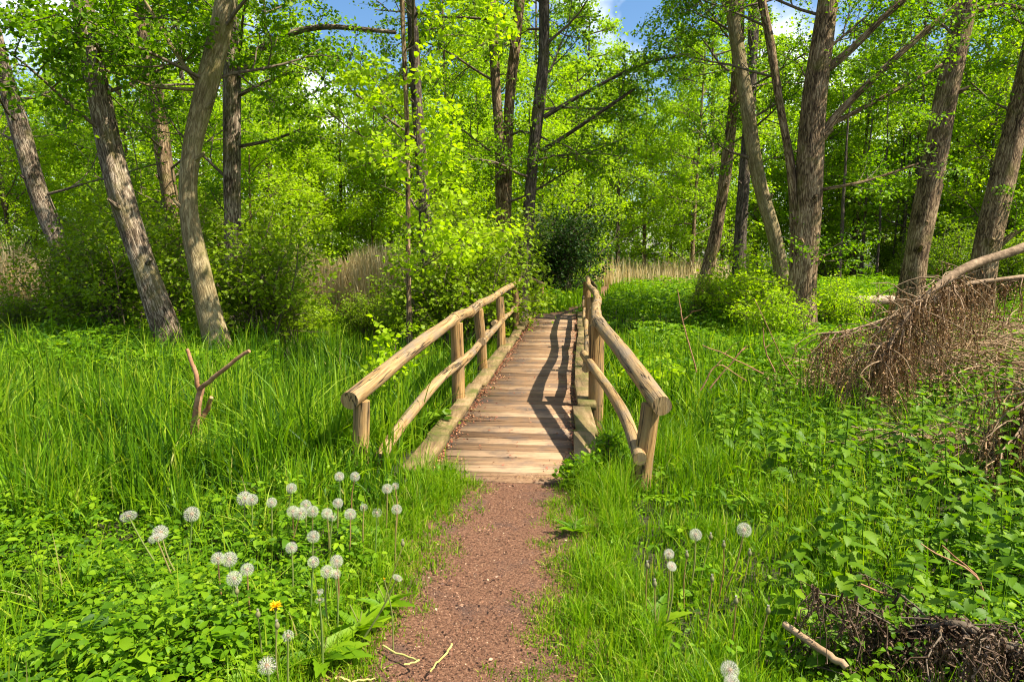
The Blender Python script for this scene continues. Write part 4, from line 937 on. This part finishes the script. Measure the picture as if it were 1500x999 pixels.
# spent buds on stems
BUDS = [(1041, 788, 3.2, 1020, 900), (1060, 800, 3.1, 1050, 905), (1098, 812, 3.1, 1075, 890), (1006, 815, 3.1, 1003, 900), (1043, 850, 2.9, 1030, 940), (1078, 882, 2.8, 1066, 950), (948, 830, 3.0, 948, 900), (959, 857, 2.9, 960, 950),
        (378, 902, 2.7, 385, 960), (406, 918, 2.65, 410, 980), (347, 868, 2.9, 350, 930), (1125, 896, 2.75, 1110, 960), (590, 798, 3.3, 560, 870)]
for k, (px, py, d, fx, fy) in enumerate(BUDS):
    r_ = ray(px, py); d = min(d, (CAM_H - .26) / (-r_[2] / r_[1]))
    top = P(px, py, d); foot = P(fx, fy, d); foot[2] = float(gh(foot[0], d))
    t = thing("dandelion_bud", "closed spent dandelion bud on a bare stem " + ("right of the path" if px > 700 else "among the white clocks left of the path"), "dandelion bud", foot, "spent dandelion buds " + ("right" if px > 700 else "left") + " of the path")
    dstem(t, foot, foot, top, .0028, g.uniform(.4, 1))
    mb = MB(); u = np.linspace(0, 1, 7); tube(mb, np.stack([top[0] + 0 * u, top[1] + 0 * u, top[2] - .008 + .028 * u], 1), .0095 * np.sin(.35 + 2.4 * u), 8, .6); mb.build("bud", M['sepal'], t, smooth=True, origin=foot)
    mb = MB(); n = 30; X = rdir(g, n) * .4 + [0, 0, 1]; place(mb, 'kite', np.broadcast_to(top + [0, 0, .016], (n, 3)) + 0, X, rdir(g, n), np.full(n, .014), g.random(n), .25); mb.build("tuft", M['pappus'], t, origin=foot)

# ------------------------------------------------------------------ sticks, dead wood
def stick(name, label, parts, mat, cat="stick", group=None):
    """parts: list of (points, radii); the first is the thing's own stem, the rest are side branches"""
    base = np.array(parts[0][0][0], float); t = thing(name, label, cat, base, group)
    for k, (pts, r) in enumerate(parts):
        n = 16; p = spline(pts, n); p = p + np.cumsum(R0(len(label) + k).normal(0, .003, (n, 3)), 0); rr = np.interp(np.linspace(0, 1, n), np.linspace(0, 1, len(r)), r)
        mb = MB(); tube(mb, p, rr, 9, .5, .10, k + 3); mb.build("stem" if k == 0 else "side_branch", M[mat], t, smooth=True, origin=base)
    return t
d = 5.7
stick("forked_stick", "bare reddish forked stick standing upright in the left grass", [([P(283, 650, d), P(288, 600, d), P(292, 570, d)], (.040, .032, .027)), ([P(292, 570, d), P(284, 540, d), P(275, 512, d)], (.021, .018, .015)),
      ([P(292, 570, d), P(320, 548, d - .1), P(366, 515, d - .2)], (.021, .018, .015)), ([P(280, 640, d + .1), P(296, 608, d + .1), P(306, 585, d + .05)], (.03, .026, .016))], 'stick')
stick("broken_stick", "short thick peeled stick lying in grass at the lower right", [([P(1150, 911, 2.46), P(1195, 938, 2.36), P(1250, 970, 2.26)], (.012, .014, .013))], 'straw')
stick("fallen_log", "pale fallen log lying across the sunny clearing behind the trees", [([P(1200, 441, 16.6), P(1290, 440, 16.8), P(1400, 438, 17)], (.12, .12, .11))], 'pale_stick', "log")
for k, (a, b, c, e, lab) in enumerate([((1440, 920), (1430, 850), (1345, 803), .004, "long arching orange stem above the lower right dead heap"), ((1436, 920), (1438, 860), (1382, 811), .004, "shorter arching orange stem beside the longer one"),
                                     ((1375, 945), (1350, 900), (1262, 868), .006, "thin bare twig reaching left out of the dead heap")]):
    stick("dry_shoot", lab, [([P(*a, 2.7), P(*b, 2.7), P(*c, 2.75)], (e, e, e * .6))], 'stick', "stem")
TW = [((1040, 570), (1080, 520), (1092, 508), 6.6, "reddish bramble stem arching right in front of the sedge"), ((1020, 545), (1000, 470), (992, 425), 7.0, "upright pale dead stem right of the bridge"), ((1118, 548), (1060, 520), (1030, 505), 6.8, "long pale bramble stem leaning left by the nettle bed"),
      ((1135, 545), (1122, 510), (1120, 480), 6.6, "short red forked stem at the back of the nettle bed"), ((1026, 572), (1050, 535), (1090, 560), 6.4, "looped red bramble at the left of the nettle bed"), ((1170, 560), (1150, 535), (1105, 440), 8.5, "thin pale stem slanting up before the thickest trunk")]
for a, b, c, d, lab in TW: stick("bramble_shoot", lab, [([P(*a, d), P(*b, d), P(*c, d)], (.007, .006, .004)), ([P(*b, d), P(b[0] + 14, b[1] - 12, d), P(b[0] + 26, b[1] - 18, d - .2)], (.004, .003, .002))], 'stick', "stem")

def dead_branch(label, main, radii, subs, nstr, slen, seed, d, bit=.02, mat='dead', lo=3, tr=.009):
    g = R0(seed); p = spline(main, 26); rr = np.interp(np.linspace(0, 1, 26), np.linspace(0, 1, len(radii)), radii); base = p[-1].copy(); base[2] = float(gh(base[0], base[1]))
    t = thing("dead_branch", label, "dead branch", base)
    mb = MB(); tube(mb, p, rr, 12, .5, .12, seed); mb.build("limb", M[mat], t, smooth=True, origin=base)
    src = [p[lo:]]; wood = []
    for k in range(subs):
        i = g.integers(lo, 25); dv = unit(g.normal(size=3) * [1, .8, .5] + np.array([-.4, 0, -.15])); L = g.uniform(.3, .8); q = [p[i]]
        for m in range(7): dv = unit(dv + g.normal(0, .15, 3) + [0, 0, -.13]); q.append(q[-1] + dv * L / 7)
        q = np.array(q); src.append(q); wood.append((q, np.linspace(tr, tr * .33, 8)))
    mb = MB(); tubes(mb, np.array([a for a, _ in wood]), np.array([b for _, b in wood]), 5); mb.build("side_twigs", M[mat], t, smooth=True, origin=base)
    S = 7; org = np.array([(lambda q: q[g.integers(1, len(q))])(src[g.integers(0, len(src))] if g.random() < .8 else p[lo:]) for _ in range(nstr)])
    L = g.uniform(.25, 1, nstr) * slen; zr = gh(org[:, 0], org[:, 1]); L = np.minimum(L, np.maximum(org[:, 2] - zr, .06))
    a = g.uniform(0, 6.28, nstr); u = np.linspace(0, 1, S); spread = g.uniform(.05, .55, nstr)
    Q = org[:, None, :] + np.stack([np.cos(a)[:, None] * spread[:, None] * L[:, None] * u ** .7, np.sin(a)[:, None] * spread[:, None] * L[:, None] * u ** .7, -L[:, None] * u ** 1.2], -1) + np.cumsum(g.normal(0, .014, (nstr, S, 3)), 1)
    mb = MB(); tubes(mb, Q, np.linspace(.0026, .0014, S)[None] * (.5 + 2.2 * g.random(nstr) ** 3)[:, None], 3, g.random(nstr))
    for k in range(16):
        f = g.random(nstr) * (S - 1.001); i = f.astype(int); j = np.arange(nstr); q = Q[j, i] + (Q[j, i + 1] - Q[j, i]) * (f - i)[:, None]
        place(mb, 'kite', q, rdir(g, nstr) + [0, 0, -.3], rdir(g, nstr), bit * g.uniform(.5, 1.2, nstr), g.random(nstr), .9)
    mb.build("dry_twigs", M['dry' if tr > .005 else 'dark_dry'], t, origin=base)
    return t
dead_branch("fallen dead branch hanging with dry brown twigs in front of the right trunks", [P(1560, 340, 7.3), P(1490, 366, 7.3), P(1410, 395, 7.2), P(1350, 440, 7.1), P(1310, 490, 7.0), P(1285, 540, 6.9)], (.055, .05, .045, .035, .022, .012), 60, 640, .74, 51, 7, .024, 'dead', 10)
dead_branch("second mass of dry hanging twigs behind the fallen branch at right edge", [P(1580, 400, 8.6), P(1480, 408, 8.6), P(1400, 420, 8.5), P(1340, 450, 8.4), P(1260, 480, 8.3), P(1205, 490, 8.2)], (.03, .03, .025, .02, .015, .01), 60, 600, .75, 52, 8, .028)
dead_branch("dark tangle of dead twigs under a grey limb in lower right corner", [P(1600, 1000, 2.2), P(1500, 958, 2.25), P(1440, 930, 2.3), P(1395, 912, 2.35), P(1350, 925, 2.4), P(1300, 950, 2.45)], (.022, .020, .018, .014, .009, .005), 26, 1500, .24, 53, 2.3, .012, 'twig', 2, .004)
dead_branch("upright dry brown twig tuft cut by the right edge of the photo", [P(1560, 560, 4.6), P(1530, 570, 4.6), P(1505, 600, 4.6), P(1490, 640, 4.6), P(1480, 670, 4.6)], (.02, .02, .015, .012, .008), 26, 600, .5, 54, 4.5)
def heap(label, c, rx, ry, h, n, seed, mat='dry', r=.008, name="brush_pile"):
    g = R0(seed); base = np.array([c[0], c[1], float(gh(c[0], c[1]))]); t = thing(name, label, "brush pile", base)
    o = np.stack([g.normal(0, rx * .5, n), g.normal(0, ry * .5, n), np.zeros(n)], 1); q = np.exp(-(o[:, 0] / rx) ** 2 - (o[:, 1] / ry) ** 2); o[:, 2] = h * q * g.random(n)
    a = g.uniform(0, 6.28, n); L = g.uniform(.3, 1.1, n) * min(rx, 1.2); dz = g.uniform(-.35, .45, n); u = np.linspace(-.5, .5, 6)
    Q = o[:, None, :] + np.stack([np.cos(a)[:, None] * L[:, None] * u, np.sin(a)[:, None] * L[:, None] * u, dz[:, None] * L[:, None] * u - .25 * L[:, None] * (2 * u) ** 2 * .4 + .05], -1) + g.normal(0, .012, (n, 6, 3))
    Q[..., 2] = np.maximum(Q[..., 2], .0)
    mb = MB(); tubes(mb, Q, np.broadcast_to(np.linspace(1, .4, 6), (n, 6)) * (r * g.uniform(.4, 1.6, n))[:, None], 4, g.random(n)); mb.build("sticks", M[mat], t, smooth=True)
    mb = MB(); m = n * 4; ox = np.stack([g.normal(0, rx * .5, m), g.normal(0, ry * .5, m), np.zeros(m)], 1); ox[:, 2] = h * np.exp(-(ox[:, 0] / rx) ** 2 - (ox[:, 1] / ry) ** 2) * g.random(m) ** .6
    place(mb, 'kite', ox, rdir(g, m), rdir(g, m), g.uniform(.02, .06, m), g.random(m), .6); mb.build("dry_leaves", M['dark_dry' if mat == 'twig' else 'dry'], t)
    return t
p = P(15, 455, 15.0); heap("brown pile of cut sticks at the left edge under the bushes", p, 1.0, .7, .8, 160, 61, 'dead', .02)
p = P(1380, 480, 9.2); heap("broad brown brush pile below the hanging dead branch", p, 2.2, .9, .75, 620, 62, 'straw', .007)
p = P(1470, 465, 10.2); heap("tan tangle of dead stems at the right edge behind the hanging twigs", p, 1.6, .8, 1.0, 460, 66, 'straw', .007)
p = P(1215, 505, 8.8); heap("small heap of dry grass and twigs left of the hanging dead branch", p, .55, .4, .35, 240, 63, 'straw', .006)
p = P(1420, 630, 5.2); heap("low litter of brown twigs among nettles at right", p, .9, .6, .25, 260, 64, 'dead', .006)
p = P(1440, 985, 2.4); heap("heap of fine dead twigs at the bottom right corner", p, .55, .4, .13, 700, 65, 'twig', .0028)

# young leafy plant beside the left handrail
def leafy_stem(label, px, py, d, h, seed, mat='lime', leaf=.075):
    g = R0(seed); x = P(px, py, d)[0]; base = np.array([x, d, float(gh(x, d))]); t = thing("leafy_sapling", label, "sapling", base); wood, tips = [], []
    for k in range(3): grow(wood, tips, np.array([0, 0, 0.]), np.array([g.normal(0, .12), g.normal(0, .12), 1]), h * g.uniform(.75, 1), .009, 1, g, kids=(8,), n=7, spread=(40, 60))
    wood_mesh(wood, M['twig'], "stems", t, (0, 0, 0)); mb = MB(); leaf_up(mb, 'leaf', tips, 45, leaf, g, spread=.04); mb.build("leaves", M[mat], t); return t
leafy_stem("bright young leafy sapling standing beside the left handrail", 572, 560, 7.6, 1.15, 401)
leafy_stem("low leafy plant at the foot of the bridge's first left post", 632, 600, 6.3, .35, 402, 'nettle', .08)
for k, (px_, d_, h_, lab_) in enumerate(((838, 4.55, .16, "lowest small weed at the right front corner of the deck"), (862, 4.62, .24, "middle leafy weed hiding the right end of the deck"), (892, 4.85, .30, "taller leafy weed beside the right kerb beam"), (650, 4.5, .12, "small weed at the left front corner of the deck"))):
    leafy_stem(lab_, px_, 690, d_, h_, 420 + k, 'herb', .042)
leafy_stem("bright leafy stem right of the right handrail", 962, 500, 8.2, .75, 404)

# stalks lying on the path, dandelion leaf rosettes beside it
for a_, b_, c_, lab_ in (((560, 946), (612, 972), (588, 988), "hooked yellow stalk lying on the path's left edge"), ((660, 943), (650, 965), (630, 993), "yellow stalk lying in the middle of the path"), ((490, 994), (520, 992), (555, 989), "pale straight stalk at the bottom left of the path")):
    stick("fallen_stalk", lab_, [([G(*a_, .02), G(*b_, .025), G(*c_, .02)], (.0042, .004, .003))], 'dry_stalk', "stalk")
g = R0(91)
for px_, py_, L_, lab_ in ((522, 915, .17, "broad toothed leaf rosette left of the path below the dandelion clocks"), (560, 880, .13, "small toothed leaf rosette at the path's left edge"), (470, 955, .19, "large toothed leaf rosette near the bottom left of the path"),
                           (840, 770, .12, "toothed leaf rosette at the path's right edge near the deck"), (960, 905, .15, "toothed leaf rosette under the hooked dandelion clock right of the path")):
    q = G(px_, py_, .05); base = np.array([q[0], q[1], float(gh(q[0], q[1]))]); t = thing("dandelion_plant", lab_, "plant", base); n = 11
    a = np.arange(n) * 2.4 + g.normal(0, .2, n); X = np.stack([np.cos(a), np.sin(a), g.uniform(.25, .8, n)], 1)
    mb = MB(); place(mb, 'saw', np.stack([.01 * np.cos(a), .01 * np.sin(a), np.full(n, .04)], 1), X, unit(g.normal(0, .2, (n, 3)) + [0, 0, 1]), L_ * g.uniform(.7, 1.2, n), np.clip(g.normal(.55, .2, n), 0, 1), .55)
    mb.build("leaves", M['herb'], t)
    for k in range(2):
        mb = MB(); tube(mb, spline([(0, 0, 0), (.01, .01 * k, .06), (.02 - .05 * k, .02, .12 + .03 * k)], 6), .0025, 6, .4); mb.build("stalk", M['dstem'], t, smooth=True)
